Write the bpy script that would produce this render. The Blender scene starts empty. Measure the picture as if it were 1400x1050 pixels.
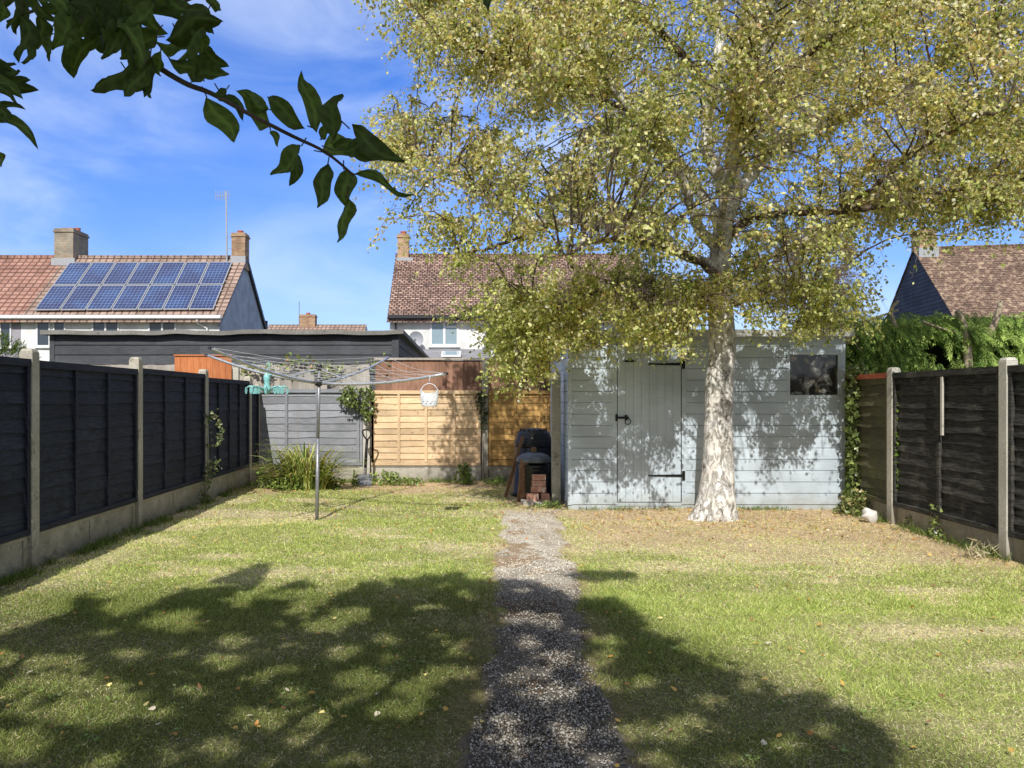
import bpy, bmesh, math, random
import numpy as np
from mathutils import Vector, Matrix

random.seed(7)
RNG = np.random.default_rng(11)
C = bpy.context.scene
COL = C.collection
F = 1040.0      # focal length of the photograph in its own pixels (1400 wide)
H = 1.42        # eye height
VX, VY = 640.0, 545.0
SUN = np.array([0.16, 1.05, -1.0])   # direction light travels


def at(px, py, Y):
    return np.array([(px - VX) / F * Y, Y, H - (py - VY) / F * Y])


def gnd(px, py):
    Y = F * H / (py - VY)
    return np.array([(px - VX) / F * Y, Y, 0.0])


# ------------------------------------------------------------------ numpy noise
def _hash(ix, iy, seed):
    n = (ix * 374761393 + iy * 668265263 + seed * 974634777) & 0x7fffffff
    n = ((n ^ (n >> 13)) * 1274126177) & 0x7fffffff
    n = (n ^ (n >> 16)) & 0x7fffffff
    return n / 0x7fffffff


def vnoise(x, y, seed=0):
    x = np.asarray(x, float); y = np.asarray(y, float)
    ix = np.floor(x).astype(np.int64); iy = np.floor(y).astype(np.int64)
    fx = x - ix; fy = y - iy
    fx = fx * fx * (3 - 2 * fx); fy = fy * fy * (3 - 2 * fy)
    a = _hash(ix, iy, seed); b = _hash(ix + 1, iy, seed)
    c = _hash(ix, iy + 1, seed); d = _hash(ix + 1, iy + 1, seed)
    return (a * (1 - fx) + b * fx) * (1 - fy) + (c * (1 - fx) + d * fx) * fy


def fbm(x, y, seed=0, octv=4):
    s = 0; a = 0.5; t = 0
    for i in range(octv):
        s = s + a * vnoise(x * 2 ** i, y * 2 ** i, seed + i * 17); t += a; a *= 0.5
    return s / t


def sstep(a, b, x):
    t = np.clip((x - a) / (b - a), 0, 1)
    return t * t * (3 - 2 * t)


# ------------------------------------------------------------------ materials
def nt(name):
    m = bpy.data.materials.new(name); m.use_nodes = True
    t = m.node_tree; t.nodes.clear()
    out = t.nodes.new('ShaderNodeOutputMaterial')
    return m, t, out


def N(t, typ, **kw):
    n = t.nodes.new(typ)
    for k, v in kw.items():
        if k.startswith('i_'):
            n.inputs[k[2:].replace('_', ' ')].default_value = v
        else:
            setattr(n, k, v)
    return n


def mapping(t, scale, use_uv=False):
    g = N(t, 'ShaderNodeNewGeometry')
    mp = N(t, 'ShaderNodeMapping')
    mp.inputs['Scale'].default_value = scale
    t.links.new(g.outputs['Position'], mp.inputs['Vector'])
    return mp.outputs['Vector']


def mixc(t, fac, a, b, blend='MIX'):
    m = N(t, 'ShaderNodeMix', data_type='RGBA', blend_type=blend)
    for s, v in ((m.inputs[0], fac), (m.inputs[6], a), (m.inputs[7], b)):
        if hasattr(v, 'is_linked') or hasattr(v, 'links'):
            t.links.new(v, s)
        elif isinstance(v, (int, float)):
            s.default_value = v
        else:
            s.default_value = (*v, 1) if len(v) == 3 else v
    return m.outputs[2]


def ramp(t, fac, a, b):
    r = N(t, 'ShaderNodeMapRange', interpolation_type='SMOOTHSTEP')
    r.inputs['From Min'].default_value = a; r.inputs['From Max'].default_value = b
    t.links.new(fac, r.inputs['Value'])
    return r.outputs['Result']


def noise(t, vec, scale, detail=4, rough=.6, dist=0):
    n = N(t, 'ShaderNodeTexNoise')
    n.inputs['Scale'].default_value = scale; n.inputs['Detail'].default_value = detail
    n.inputs['Roughness'].default_value = rough; n.inputs['Distortion'].default_value = dist
    t.links.new(vec, n.inputs['Vector'])
    return n.outputs['Fac']


def surf(name, c1, c2, grain=(3, 3, 3), gs=4.0, rough=.8, bump=.3, bdist=.004, spot=None, spot_s=9.0,
         spot_lo=.58, spot_hi=.68, dirt=None, dirt_h=.5, metal=0.0, spec=.3):
    """generic weathered surface: two tones along the grain, optional blotches, optional ground dirt"""
    m, t, out = nt(name)
    b = N(t, 'ShaderNodeBsdfPrincipled')
    v = mapping(t, grain)
    f = noise(t, v, gs, 6, .65)
    col = mixc(t, ramp(t, f, .33, .68), c1, c2)
    v1 = mapping(t, (1, 1, 1))
    big = noise(t, v1, 1.7, 3, .5)
    col = mixc(t, ramp(t, big, .3, .75), col, mixc(t, 1.0, col, (.72, .72, .72), 'MULTIPLY'))
    if spot:
        s = noise(t, v1, spot_s, 5, .7)
        col = mixc(t, ramp(t, s, spot_lo, spot_hi), col, spot)
    if dirt:
        sx = N(t, 'ShaderNodeSeparateXYZ'); t.links.new(v1, sx.inputs[0])
        ad = N(t, 'ShaderNodeMath', operation='ADD'); t.links.new(sx.outputs['Z'], ad.inputs[0])
        mu = N(t, 'ShaderNodeMath', operation='MULTIPLY'); mu.inputs[1].default_value = .5
        t.links.new(noise(t, v1, 6, 4), mu.inputs[0]); t.links.new(mu.outputs[0], ad.inputs[1])
        r = N(t, 'ShaderNodeMapRange'); r.inputs['From Min'].default_value = .2; r.inputs['From Max'].default_value = .2 + dirt_h
        r.inputs['To Min'].default_value = .75; r.inputs['To Max'].default_value = 0
        t.links.new(ad.outputs[0], r.inputs['Value'])
        col = mixc(t, r.outputs['Result'], col, dirt)
    at_ = N(t, 'ShaderNodeAttribute', attribute_name='Col')
    col = mixc(t, 1.0, col, at_.outputs['Color'], 'MULTIPLY')
    t.links.new(col, b.inputs['Base Color'])
    b.inputs['Roughness'].default_value = rough; b.inputs['Metallic'].default_value = metal
    b.inputs['Specular IOR Level'].default_value = spec
    if bump:
        bn = N(t, 'ShaderNodeBump'); bn.inputs['Strength'].default_value = bump; bn.inputs['Distance'].default_value = bdist
        t.links.new(f, bn.inputs['Height']); t.links.new(bn.outputs[0], b.inputs['Normal'])
    t.links.new(b.outputs[0], out.inputs[0])
    return m


def bricks(name, c1, c2, mortar, bw, bh, ms=.01, ku=(1, 1, 0), kv=1.0, spot=None, slo=.55, shi=.65, ss=8, bump=.6, rough=.85, offset=.5, bias=0.0):
    """courses of bricks or tiles laid out in metres: u = ku.P, v = kv*z"""
    m, t, out = nt(name)
    b = N(t, 'ShaderNodeBsdfPrincipled')
    g = N(t, 'ShaderNodeNewGeometry')
    dp = N(t, 'ShaderNodeVectorMath', operation='DOT_PRODUCT'); dp.inputs[1].default_value = ku
    t.links.new(g.outputs['Position'], dp.inputs[0])
    dz = N(t, 'ShaderNodeVectorMath', operation='DOT_PRODUCT'); dz.inputs[1].default_value = (0, 0, kv)
    t.links.new(g.outputs['Position'], dz.inputs[0])
    cb = N(t, 'ShaderNodeCombineXYZ')
    t.links.new(dp.outputs['Value'], cb.inputs[0]); t.links.new(dz.outputs['Value'], cb.inputs[1])
    br = N(t, 'ShaderNodeTexBrick'); br.offset = offset
    br.inputs['Color1'].default_value = (*c1, 1); br.inputs['Color2'].default_value = (*c2, 1); br.inputs['Mortar'].default_value = (*mortar, 1)
    br.inputs['Scale'].default_value = 1; br.inputs['Mortar Size'].default_value = ms; br.inputs['Brick Width'].default_value = bw
    br.inputs['Row Height'].default_value = bh; br.inputs['Bias'].default_value = bias; br.inputs['Mortar Smooth'].default_value = .3
    t.links.new(cb.outputs[0], br.inputs['Vector'])
    col = br.outputs['Color']
    v1 = g.outputs['Position']
    if spot:
        s = noise(t, v1, ss, 6, .75)
        col = mixc(t, ramp(t, s, slo, shi), col, spot)
    big = noise(t, v1, 1.1, 4, .6)
    col = mixc(t, ramp(t, big, .35, .75), col, mixc(t, 1.0, col, (.62, .6, .6), 'MULTIPLY'))
    at_ = N(t, 'ShaderNodeAttribute', attribute_name='Col')
    col = mixc(t, 1.0, col, at_.outputs['Color'], 'MULTIPLY')
    t.links.new(col, b.inputs['Base Color']); b.inputs['Roughness'].default_value = rough
    b.inputs['Specular IOR Level'].default_value = .25
    bn = N(t, 'ShaderNodeBump', invert=True); bn.inputs['Strength'].default_value = bump; bn.inputs['Distance'].default_value = .02
    t.links.new(br.outputs['Fac'], bn.inputs['Height']); t.links.new(bn.outputs[0], b.inputs['Normal'])
    t.links.new(b.outputs[0], out.inputs[0])
    return m


def leafmat(name, transl=.35, rough=.5, spec=.3):
    m, t, out = nt(name)
    b = N(t, 'ShaderNodeBsdfPrincipled'); tr = N(t, 'ShaderNodeBsdfTranslucent'); mx = N(t, 'ShaderNodeMixShader')
    at_ = N(t, 'ShaderNodeAttribute', attribute_name='Col')
    t.links.new(at_.outputs['Color'], b.inputs['Base Color'])
    tc = mixc(t, 1.0, at_.outputs['Color'], (1.25, 1.2, .6), 'MULTIPLY')
    t.links.new(tc, tr.inputs['Color'])
    b.inputs['Roughness'].default_value = rough; b.inputs['Specular IOR Level'].default_value = spec
    mx.inputs[0].default_value = transl
    t.links.new(b.outputs[0], mx.inputs[1]); t.links.new(tr.outputs[0], mx.inputs[2]); t.links.new(mx.outputs[0], out.inputs[0])
    return m


def plain(name, c, rough=.5, metal=0, spec=.5, coat=0):
    m, t, out = nt(name)
    b = N(t, 'ShaderNodeBsdfPrincipled')
    v = mapping(t, (1, 1, 1)); f = noise(t, v, 25, 4)
    col = mixc(t, ramp(t, f, .3, .7), c, tuple(x * .8 for x in c))
    at_ = N(t, 'ShaderNodeAttribute', attribute_name='Col')
    col = mixc(t, 1.0, col, at_.outputs['Color'], 'MULTIPLY')
    t.links.new(col, b.inputs['Base Color'])
    b.inputs['Roughness'].default_value = rough; b.inputs['Metallic'].default_value = metal
    b.inputs['Specular IOR Level'].default_value = spec; b.inputs['Coat Weight'].default_value = coat
    t.links.new(b.outputs[0], out.inputs[0])
    return m


M = {}
M['fence_navy'] = surf('navy_painted_timber', (.015, .019, .031), (.038, .045, .068), (2.2, 2.2, 30), 3, .75, .5, .004, spot=(.012, .014, .02), spot_s=7, spot_lo=.56, spot_hi=.66)
M['fence_grey'] = surf('grey_painted_timber', (.23, .24, .265), (.33, .345, .375), (2.2, 2.2, 30), 3, .8, .5, .004, spot=(.1, .1, .115), spot_s=14, spot_lo=.66, spot_hi=.72)
M['fence_orange'] = surf('golden_larch_timber', (.66, .45, .25), (.84, .65, .43), (2.0, 2.0, 34), 3, .75, .5, .003, spot=(.36, .19, .09), spot_s=15, spot_lo=.61, spot_hi=.66)
M['fence_ochre'] = surf('amber_larch_timber', (.46, .26, .08), (.60, .38, .14), (2.0, 2.0, 34), 3, .75, .5, .003, spot=(.24, .12, .05), spot_s=17, spot_lo=.64, spot_hi=.69)
M['fence_black'] = surf('weathered_black_timber', (.016, .016, .017), (.085, .08, .07), (2.2, 2.2, 26), 3, .8, .6, .005, spot=(.17, .16, .13), spot_s=3.2, spot_lo=.52, spot_hi=.78)
M['fence_olive'] = surf('algae_stained_timber', (.09, .085, .05), (.17, .155, .085), (2.2, 2.2, 26), 3, .8, .6, .005, spot=(.12, .14, .04), spot_s=4, spot_lo=.5, spot_hi=.7)
M['feather_brown'] = surf('brown_feather_board', (.30, .155, .10), (.46, .27, .19), (30, 30, 1.6), 3, .8, .5, .003, spot=(.17, .09, .06), spot_s=3, spot_lo=.55, spot_hi=.7)
M['feather_pale'] = surf('silvered_feather_board', (.38, .34, .30), (.56, .52, .46), (30, 30, 1.6), 3, .85, .5, .003, spot=(.25, .2, .16), spot_s=3, spot_lo=.6, spot_hi=.75)
M['terracotta'] = surf('terracotta_stain', (.52, .17, .06), (.66, .25, .10), (20, 20, 1.6), 3, .8, .4, .003)
M['red_rail'] = surf('faded_red_rail', (.45, .10, .05), (.6, .2, .12), (2, 2, 20), 3, .8, .4, .003)
M['concrete'] = surf('fence_concrete', (.42, .39, .32), (.56, .52, .43), (1, 1, 1), 40, .9, .5, .003, spot=(.24, .225, .17), spot_s=9, spot_lo=.56, spot_hi=.70, dirt=(.13, .12, .07), dirt_h=.35)
M['concrete_light'] = surf('pale_fence_concrete', (.50, .48, .42), (.62, .59, .52), (1, 1, 1), 40, .9, .5, .003, spot=(.33, .31, .26), spot_s=9, spot_lo=.60, spot_hi=.72, dirt=(.2, .18, .12), dirt_h=.3)
M['garage_black'] = surf('black_stained_boards', (.058, .062, .070), (.095, .10, .112), (1.6, 1.6, 26), 3, .75, .5, .004, spot=(.035, .036, .04), spot_s=9, spot_lo=.62, spot_hi=.68)
M['felt'] = surf('roofing_felt', (.20, .195, .18), (.30, .29, .27), (1, 1, 1), 30, .95, .6, .004, spot=(.12, .12, .11), spot_s=6)
M['shadow_black'] = surf('dark_edge', (.01, .01, .01), (.02, .02, .02), rough=.9)
M['shed_paint'] = surf('pale_blue_grey_paint', (.55, .64, .73), (.62, .71, .79), (1.5, 1.5, 24), 3, .6, .35, .002, spot=(.46, .52, .55), spot_s=6, spot_lo=.56, spot_hi=.8, dirt=(.30, .30, .25), dirt_h=.28)
M['shed_edge'] = surf('white_felt_edge', (.60, .62, .64), (.72, .73, .74), rough=.8)
M['iron'] = surf('black_iron', (.010, .010, .011), (.03, .028, .026), (1, 1, 1), 60, .5, .3, .001, metal=.3)
M['render_white'] = surf('white_render', (.80, .80, .78), (.86, .86, .85), (1, 1, 1), 20, .9, .3, .01, spot=(.72, .72, .70), spot_s=1.2, spot_lo=.55, spot_hi=.8)
M['render_shade'] = surf('shaded_white_render', (.40, .45, .52), (.47, .52, .60), (1, 1, 1), 20, .9, .3, .01, spot=(.35, .39, .46), spot_s=1.5)  # gable side of the white render, its shade put into the colour
M['render_lilac_shade'] = surf('shaded_pebbledash', (.30, .29, .33), (.40, .39, .42), (1, 1, 1), 30, .95, .5, .02)  # the wall's shade is put into this grey-lilac colour
M['gable_slate'] = bricks('slate_blue_cladding', (.075, .085, .12), (.095, .105, .145), (.02, .022, .035), 3.0, .17, .012, spot=None, bump=1)
M['upvc'] = plain('white_upvc', (.80, .81, .81), .35)
M['pipe_dark'] = plain('dark_gutter', (.03, .03, .035), .4)
M['glass_dark'] = plain('window_glass', (.05, .065, .085), .05, 0, .9)
M['glass_pale'] = plain('net_curtained_glass', (.30, .40, .46), .08, 0, .9)
M['brick_chimney'] = bricks('chimney_brick', (.40, .20, .10), (.56, .36, .20), (.42, .38, .32), .22, .075, .010, spot=(.30, .27, .20), slo=.52, shi=.66, ss=5)
M['brick_grey'] = bricks('grey_chimney_brick', (.34, .25, .17), (.44, .36, .26), (.40, .37, .31), .22, .075, .010, spot=(.32, .31, .26), slo=.45, shi=.6, ss=4)
M['lead'] = plain('lead_flashing', (.38, .40, .43), .6)
M['clay'] = plain('clay_pot', (.50, .16, .10), .8)
M['roof_red'] = bricks('red_pantiles', (.37, .20, .155), (.45, .265, .21), (.17, .09, .07), .30, .26, .035, ku=(1, 0, 0), kv=1.35, spot=(.62, .36, .22), slo=.60, shi=.72, ss=5, bump=1, offset=0)
M['roof_buff'] = bricks('buff_pantiles', (.35, .25, .20), (.45, .33, .27), (.16, .11, .09), .30, .26, .035, ku=(1, 0, 0), kv=1.35, spot=(.5, .40, .26), slo=.58, shi=.7, ss=5, bump=1, offset=0)
M['roof_mottled'] = bricks('lichened_shadowed_tiles', (.56, .38, .30), (.30, .19, .155), (.045, .03, .028), .21, .125, .022, ku=(1, 0, 0), kv=1.35, spot=(.10, .065, .06), slo=.50, shi=.58, ss=6, bump=1, bias=-.1)  # lichen mottle, plus sunlit tile ends and row shadows painted in
M['roof_brown'] = bricks('brown_lichened_tiles', (.24, .16, .12), (.19, .125, .095), (.10, .065, .05), .26, .13, .02, ku=(1, 0, 0), kv=1.35, spot=(.46, .34, .24), slo=.50, shi=.60, ss=5, bump=1)
M['alu'] = plain('aluminium', (.62, .64, .66), .35, .6)
M['alu_dull'] = surf('dull_aluminium', (.30, .31, .33), (.40, .41, .43), (1, 1, 8), 20, .45, .1, .001, metal=.5)
M['rope'] = plain('pale_line', (.60, .64, .68), .6)
M['mint'] = plain('mint_plastic', (.28, .62, .62), .35)
M['white_plastic'] = plain('white_plastic', (.80, .82, .85), .4)
M['steel_blade'] = surf('dull_steel', (.14, .145, .16), (.22, .225, .24), (1, 1, 1), 15, .5, .2, .001, metal=.4)
M['black_plastic'] = surf('black_plastic', (.012, .013, .017), (.02, .022, .028), (1, 1, 1), 12, .32, .1, .002, spec=.5)
M['lid_plastic'] = surf('dusty_grey_plastic', (.11, .125, .15), (.20, .22, .25), (1, 1, 1), 12, .5, .3, .003)
M['brick_loose'] = surf('loose_brick', (.48, .22, .15), (.62, .36, .27), (1, 1, 1), 14, .9, .5, .005, spot=(.55, .48, .42), spot_s=12, spot_lo=.55, spot_hi=.65)
M['plank'] = surf('old_plank', (.20, .11, .06), (.34, .20, .12), (25, 25, 2), 3, .85, .5, .003)
M['stone'] = surf('white_stone', (.62, .61, .58), (.78, .77, .74), (1, 1, 1), 12, .9, .5, .01)
M['slab'] = surf('paving_slab', (.45, .42, .35), (.55, .52, .45), (1, 1, 1), 20, .9, .5, .005)
M['bark_brown'] = surf('brown_bark', (.09, .065, .05), (.17, .13, .10), (6, 6, 2), 4, .9, .8, .01)
M['twig'] = surf('birch_twig', (.12, .085, .07), (.26, .20, .17), (6, 6, 6), 4, .8, 0)
M['dead_wood'] = surf('bare_pruned_wood', (.42, .34, .24), (.56, .47, .36), (6, 6, 2), 5, .9, .6, .01)
M['leaf'] = leafmat('birch_leaf', .45, .45, .4)
M['leaf_dark'] = leafmat('apple_leaf', .12, .42, .35)
M['leaf_ivy'] = leafmat('ivy_leaf', .12, .35, .45)
M['conifer'] = leafmat('conifer_spray', .2, .6, .2)
M['grass'] = leafmat('grass_blade', .30, .6, .2)
M['litter'] = leafmat('dry_leaf', .15, .8, .1)


# birch bark: pale with dark horizontal and vertical fissures
def make_birch():
    m, t, out = nt('birch_bark')
    b = N(t, 'ShaderNodeBsdfPrincipled')
    v = mapping(t, (5, 5, 2.4)); v2 = mapping(t, (1.5, 1.5, 14)); v3 = mapping(t, (1, 1, 1))
    fis = noise(t, v, 2.4, 7, .7, 1.2)
    lent = noise(t, v2, 3, 5, .65)
    sp = noise(t, v3, 18, 5, .7)
    col = mixc(t, ramp(t, noise(t, v3, 5, 4), .35, .7), (.70, .66, .60), (.90, .88, .84))
    col = mixc(t, ramp(t, lent, .62, .70), col, (.36, .30, .25))
    low = noise(t, v3, 2.1, 3, .5)
    fm = N(t, 'ShaderNodeMath', operation='MULTIPLY'); t.links.new(ramp(t, fis, .55, .63), fm.inputs[0]); t.links.new(ramp(t, low, .40, .60), fm.inputs[1])
    col = mixc(t, fm.outputs[0], col, (.09, .07, .06))
    col = mixc(t, ramp(t, sp, .64, .76), col, (.46, .40, .33))
    t.links.new(col, b.inputs['Base Color']); b.inputs['Roughness'].default_value = .85
    b.inputs['Specular IOR Level'].default_value = .2
    bn = N(t, 'ShaderNodeBump', invert=True); bn.inputs['Strength'].default_value = .9; bn.inputs['Distance'].default_value = .03
    t.links.new(ramp(t, fis, .45, .66), bn.inputs['Height'])
    bn2 = N(t, 'ShaderNodeBump'); bn2.inputs['Strength'].default_value = .5; bn2.inputs['Distance'].default_value = .01
    t.links.new(sp, bn2.inputs['Height']); t.links.new(bn.outputs[0], bn2.inputs['Normal'])
    t.links.new(bn2.outputs[0], b.inputs['Normal']); t.links.new(b.outputs[0], out.inputs[0])
    return m


M['birch'] = make_birch()


def make_pv():
    m, t, out = nt('solar_cells')
    b = N(t, 'ShaderNodeBsdfPrincipled')
    g = N(t, 'ShaderNodeAttribute', attribute_name='UVMap')
    br = N(t, 'ShaderNodeTexBrick'); br.offset = 0
    br.inputs['Color1'].default_value = (.028, .038, .105, 1); br.inputs['Color2'].default_value = (.036, .05, .13, 1); br.inputs['Mortar'].default_value = (.26, .32, .48, 1)
    br.inputs['Scale'].default_value = 1; br.inputs['Mortar Size'].default_value = .028
    br.inputs['Brick Width'].default_value = 1; br.inputs['Row Height'].default_value = 1
    t.links.new(g.outputs['Vector'], br.inputs['Vector'])
    v = mapping(t, (1, 1, 1))
    col = mixc(t, ramp(t, noise(t, v, .8, 3), .4, .7), br.outputs['Color'], mixc(t, 1.0, br.outputs['Color'], (1.2, 1.5, 1.5), 'MULTIPLY'))
    t.links.new(col, b.inputs['Base Color']); b.inputs['Roughness'].default_value = .12
    t.links.new(b.outputs[0], out.inputs[0])
    return m


M['pv'] = make_pv()


# shed window: dark glass, reflections painted as pale blotches with a polythene look
def make_shedglass():
    m, t, out = nt('painted_reflection_glass')
    b = N(t, 'ShaderNodeBsdfPrincipled')
    v = mapping(t, (1, 1, 1))
    f = noise(t, v, 5, 5, .6, 1.5)
    col = mixc(t, ramp(t, f, .48, .70), (.03, .03, .03), (.40, .40, .38))
    f2 = noise(t, v, 3.2, 3, .5, .6)
    col = mixc(t, ramp(t, f2, .52, .68), col, (.26, .21, .12))
    t.links.new(col, b.inputs['Base Color']); b.inputs['Roughness'].default_value = .12
    b.inputs['Specular IOR Level'].default_value = .7
    t.links.new(b.outputs[0], out.inputs[0])
    return m


M['shed_glass'] = make_shedglass()


# ground shader: vertex colour with fine soil/thatch noise
def make_ground(name, amp=.5, bump=.6):
    m, t, out = nt(name)
    b = N(t, 'ShaderNodeBsdfPrincipled')
    at_ = N(t, 'ShaderNodeAttribute', attribute_name='Col')
    v = mapping(t, (1, 1, 1))
    f = noise(t, v, 60, 6, .75); f2 = noise(t, v, 14, 5, .7)
    col = mixc(t, ramp(t, f, .35, .68), mixc(t, 1.0, at_.outputs['Color'], (1 - amp, 1 - amp, 1 - amp), 'MULTIPLY'), mixc(t, 1.0, at_.outputs['Color'], (1 + amp * .5, 1 + amp * .45, 1 + amp * .4), 'MULTIPLY'))
    col = mixc(t, ramp(t, f2, .3, .7), mixc(t, 1.0, col, (.75, .75, .75), 'MULTIPLY'), col)
    t.links.new(col, b.inputs['Base Color']); b.inputs['Roughness'].default_value = .95; b.inputs['Specular IOR Level'].default_value = .1
    bn = N(t, 'ShaderNodeBump'); bn.inputs['Strength'].default_value = bump; bn.inputs['Distance'].default_value = .02
    t.links.new(f, bn.inputs['Height']); t.links.new(bn.outputs[0], b.inputs['Normal'])
    t.links.new(b.outputs[0], out.inputs[0])
    return m


M['ground'] = make_ground('lawn_soil')
M['gravel'] = make_ground('gravel_bed', .35, .8)
M['chip'] = plain('gravel_chip', (1, 1, 1), .85, 0, .2)


# ------------------------------------------------------------------ mesh helpers
class MB:
    def __init__(self):
        self.v = []; self.f = []; self.c = []; self.uv = None; self.smooth = False

    def add(self, vs, fs, shade=1.0):
        o = len(self.v)
        self.v += [tuple(map(float, p)) for p in vs]
        sh = shade if isinstance(shade, tuple) else (shade,) * 3
        self.c += [sh] * len(vs)
        self.f += [tuple(o + i for i in q) for q in fs]
        return self

    def box(self, a, b, shade=1.0):
        (x0, y0, z0), (x1, y1, z1) = a, b
        return self.add([(x0, y0, z0), (x1, y0, z0), (x1, y1, z0), (x0, y1, z0), (x0, y0, z1), (x1, y0, z1), (x1, y1, z1), (x0, y1, z1)],
                        [(3, 2, 1, 0), (4, 5, 6, 7), (0, 1, 5, 4), (1, 2, 6, 5), (2, 3, 7, 6), (3, 0, 4, 7)], shade)

    def hexa(self, p, shade=1.0):
        return self.add(p, [(3, 2, 1, 0), (4, 5, 6, 7), (0, 1, 5, 4), (1, 2, 6, 5), (2, 3, 7, 6), (3, 0, 4, 7)], shade)

    def tube(self, pts, rad, sides=8, shade=1.0, cap=True):
        pts = [np.array(p, float) for p in pts]; n = len(pts)
        if not hasattr(rad, '__len__'): rad = [rad] * n
        vs = []; ref = None
        for i in range(n):
            d = pts[min(i + 1, n - 1)] - pts[max(i - 1, 0)]
            d = d / (np.linalg.norm(d) + 1e-9)
            if ref is None:
                ref = np.array([1, 0, 0]) if abs(d[0]) < .8 else np.array([0, 1, 0])
            u = ref - d * np.dot(ref, d); u /= (np.linalg.norm(u) + 1e-9); w = np.cross(d, u); ref = u
            for k in range(sides):
                a = 2 * math.pi * k / sides
                vs.append(pts[i] + rad[i] * (math.cos(a) * u + math.sin(a) * w))
        fs = []
        for i in range(n - 1):
            for k in range(sides):
                fs.append((i * sides + k, i * sides + (k + 1) % sides, (i + 1) * sides + (k + 1) % sides, (i + 1) * sides + k))
        if cap:
            fs.append(tuple(range(sides))[::-1]); fs.append(tuple((n - 1) * sides + k for k in range(sides)))
        return self.add(vs, fs, shade)

    def lathe(self, c, prof, sides=24, shade=1.0, squash=1.0):
        vs = []; fs = []
        for (r, z) in prof:
            for k in range(sides):
                a = 2 * math.pi * k / sides
                vs.append((c[0] + r * math.cos(a), c[1] + r * squash * math.sin(a), c[2] + z))
        for i in range(len(prof) - 1):
            for k in range(sides):
                fs.append((i * sides + k, i * sides + (k + 1) % sides, (i + 1) * sides + (k + 1) % sides, (i + 1) * sides + k))
        fs.append(tuple((len(prof) - 1) * sides + k for k in range(sides)))
        return self.add(vs, fs, shade)


def raw_object(name, V, Fl, Ft, colors, mat, parent=None, smooth=False):
    """V (n,3), Fl flat loop indices, Ft loop totals"""
    me = bpy.data.meshes.new(name)
    V = np.asarray(V, np.float32)
    if parent is not None:
        V = V - np.array(base_of(parent), np.float32)
    me.vertices.add(len(V)); me.vertices.foreach_set('co', V.ravel())
    me.loops.add(len(Fl)); me.loops.foreach_set('vertex_index', np.asarray(Fl, np.int32))
    Ft = np.asarray(Ft, np.int32); st = np.concatenate([[0], np.cumsum(Ft)[:-1]]).astype(np.int32)
    me.polygons.add(len(Ft)); me.polygons.foreach_set('loop_start', st)
    try: me.polygons.foreach_set('loop_total', Ft)
    except Exception: pass
    me.polygons.foreach_set('use_smooth', np.full(len(Ft), bool(smooth)))
    a = me.attributes.new('Col', 'FLOAT_COLOR', 'POINT')
    cc = np.ones((len(V), 4), np.float32); cc[:, :3] = colors
    a.data.foreach_set('color', cc.ravel())
    me.update(calc_edges=True); me.validate()
    me.materials.append(mat)
    o = bpy.data.objects.new(name, me); COL.objects.link(o)
    if parent is not None: o.parent = parent
    return o


BASE = {}


def base_of(o):
    b = np.zeros(3)
    while o is not None:
        b += np.array(BASE.get(o.name, (0, 0, 0))); o = o.parent
    return b


def obj(name, mb, mat, parent=None, bevel=0, smooth=False, solid=False):
    fl = [i for f in mb.f for i in f]; ft = [len(f) for f in mb.f]
    o = raw_object(name, np.array(mb.v), fl, ft, np.array(mb.c), M[mat] if isinstance(mat, str) else mat, parent, smooth)
    if bevel:
        md = o.modifiers.new('bevel', 'BEVEL'); md.width = bevel; md.segments = 2; md.limit_method = 'ANGLE'
    return o


def thing(name, label, cat, loc=(0, 0, 0), group=None):
    o = bpy.data.objects.new(name, None); COL.objects.link(o); o.location = [float(q) for q in loc]
    o['label'] = label; o['category'] = cat
    o.empty_display_size = .1
    if group: o['group'] = group
    BASE[o.name] = tuple(loc)
    return o


def tag(o, label, cat, group=None, kind=None):
    o['label'] = label; o['category'] = cat
    if group: o['group'] = group
    if kind: o['kind'] = kind
    return o


def struct(name, o, kind='structure'):
    o.name = name; o['kind'] = kind
    return o


# many copies of one small template merged in one mesh
def scatter(name, cen, ax, nrm, ln, wd, colors, tv, tf, mat, parent=None, smooth=False):
    cen = np.asarray(cen, float); n = len(cen)
    ax = ax / (np.linalg.norm(ax, axis=1, keepdims=True) + 1e-9)
    side = np.cross(nrm, ax); side /= (np.linalg.norm(side, axis=1, keepdims=True) + 1e-9)
    nn = np.cross(ax, side)
    tv = np.asarray(tv, float); k = len(tv)
    ln = np.broadcast_to(ln, (n,)); wd = np.broadcast_to(wd, (n,))
    V = cen[:, None, :] + tv[None, :, 0:1] * ln[:, None, None] * ax[:, None, :] + tv[None, :, 1:2] * wd[:, None, None] * side[:, None, :] \
        + tv[None, :, 2:3] * ln[:, None, None] * nn[:, None, :]
    V = V.reshape(-1, 3)
    fl = np.array([i for f in tf for i in f]); ft = np.array([len(f) for f in tf])
    FL = (fl[None, :] + (np.arange(n) * k)[:, None]).ravel(); FT = np.tile(ft, n)
    cc = np.repeat(np.broadcast_to(colors, (n, 3)), k, axis=0)
    return raw_object(name, V, FL, FT, cc, mat, parent, smooth)


def rdir(n, z=0.0, zs=1.0):
    d = RNG.normal(size=(n, 3)); d[:, 2] = d[:, 2] * zs + z
    return d / np.linalg.norm(d, axis=1, keepdims=True)


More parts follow.
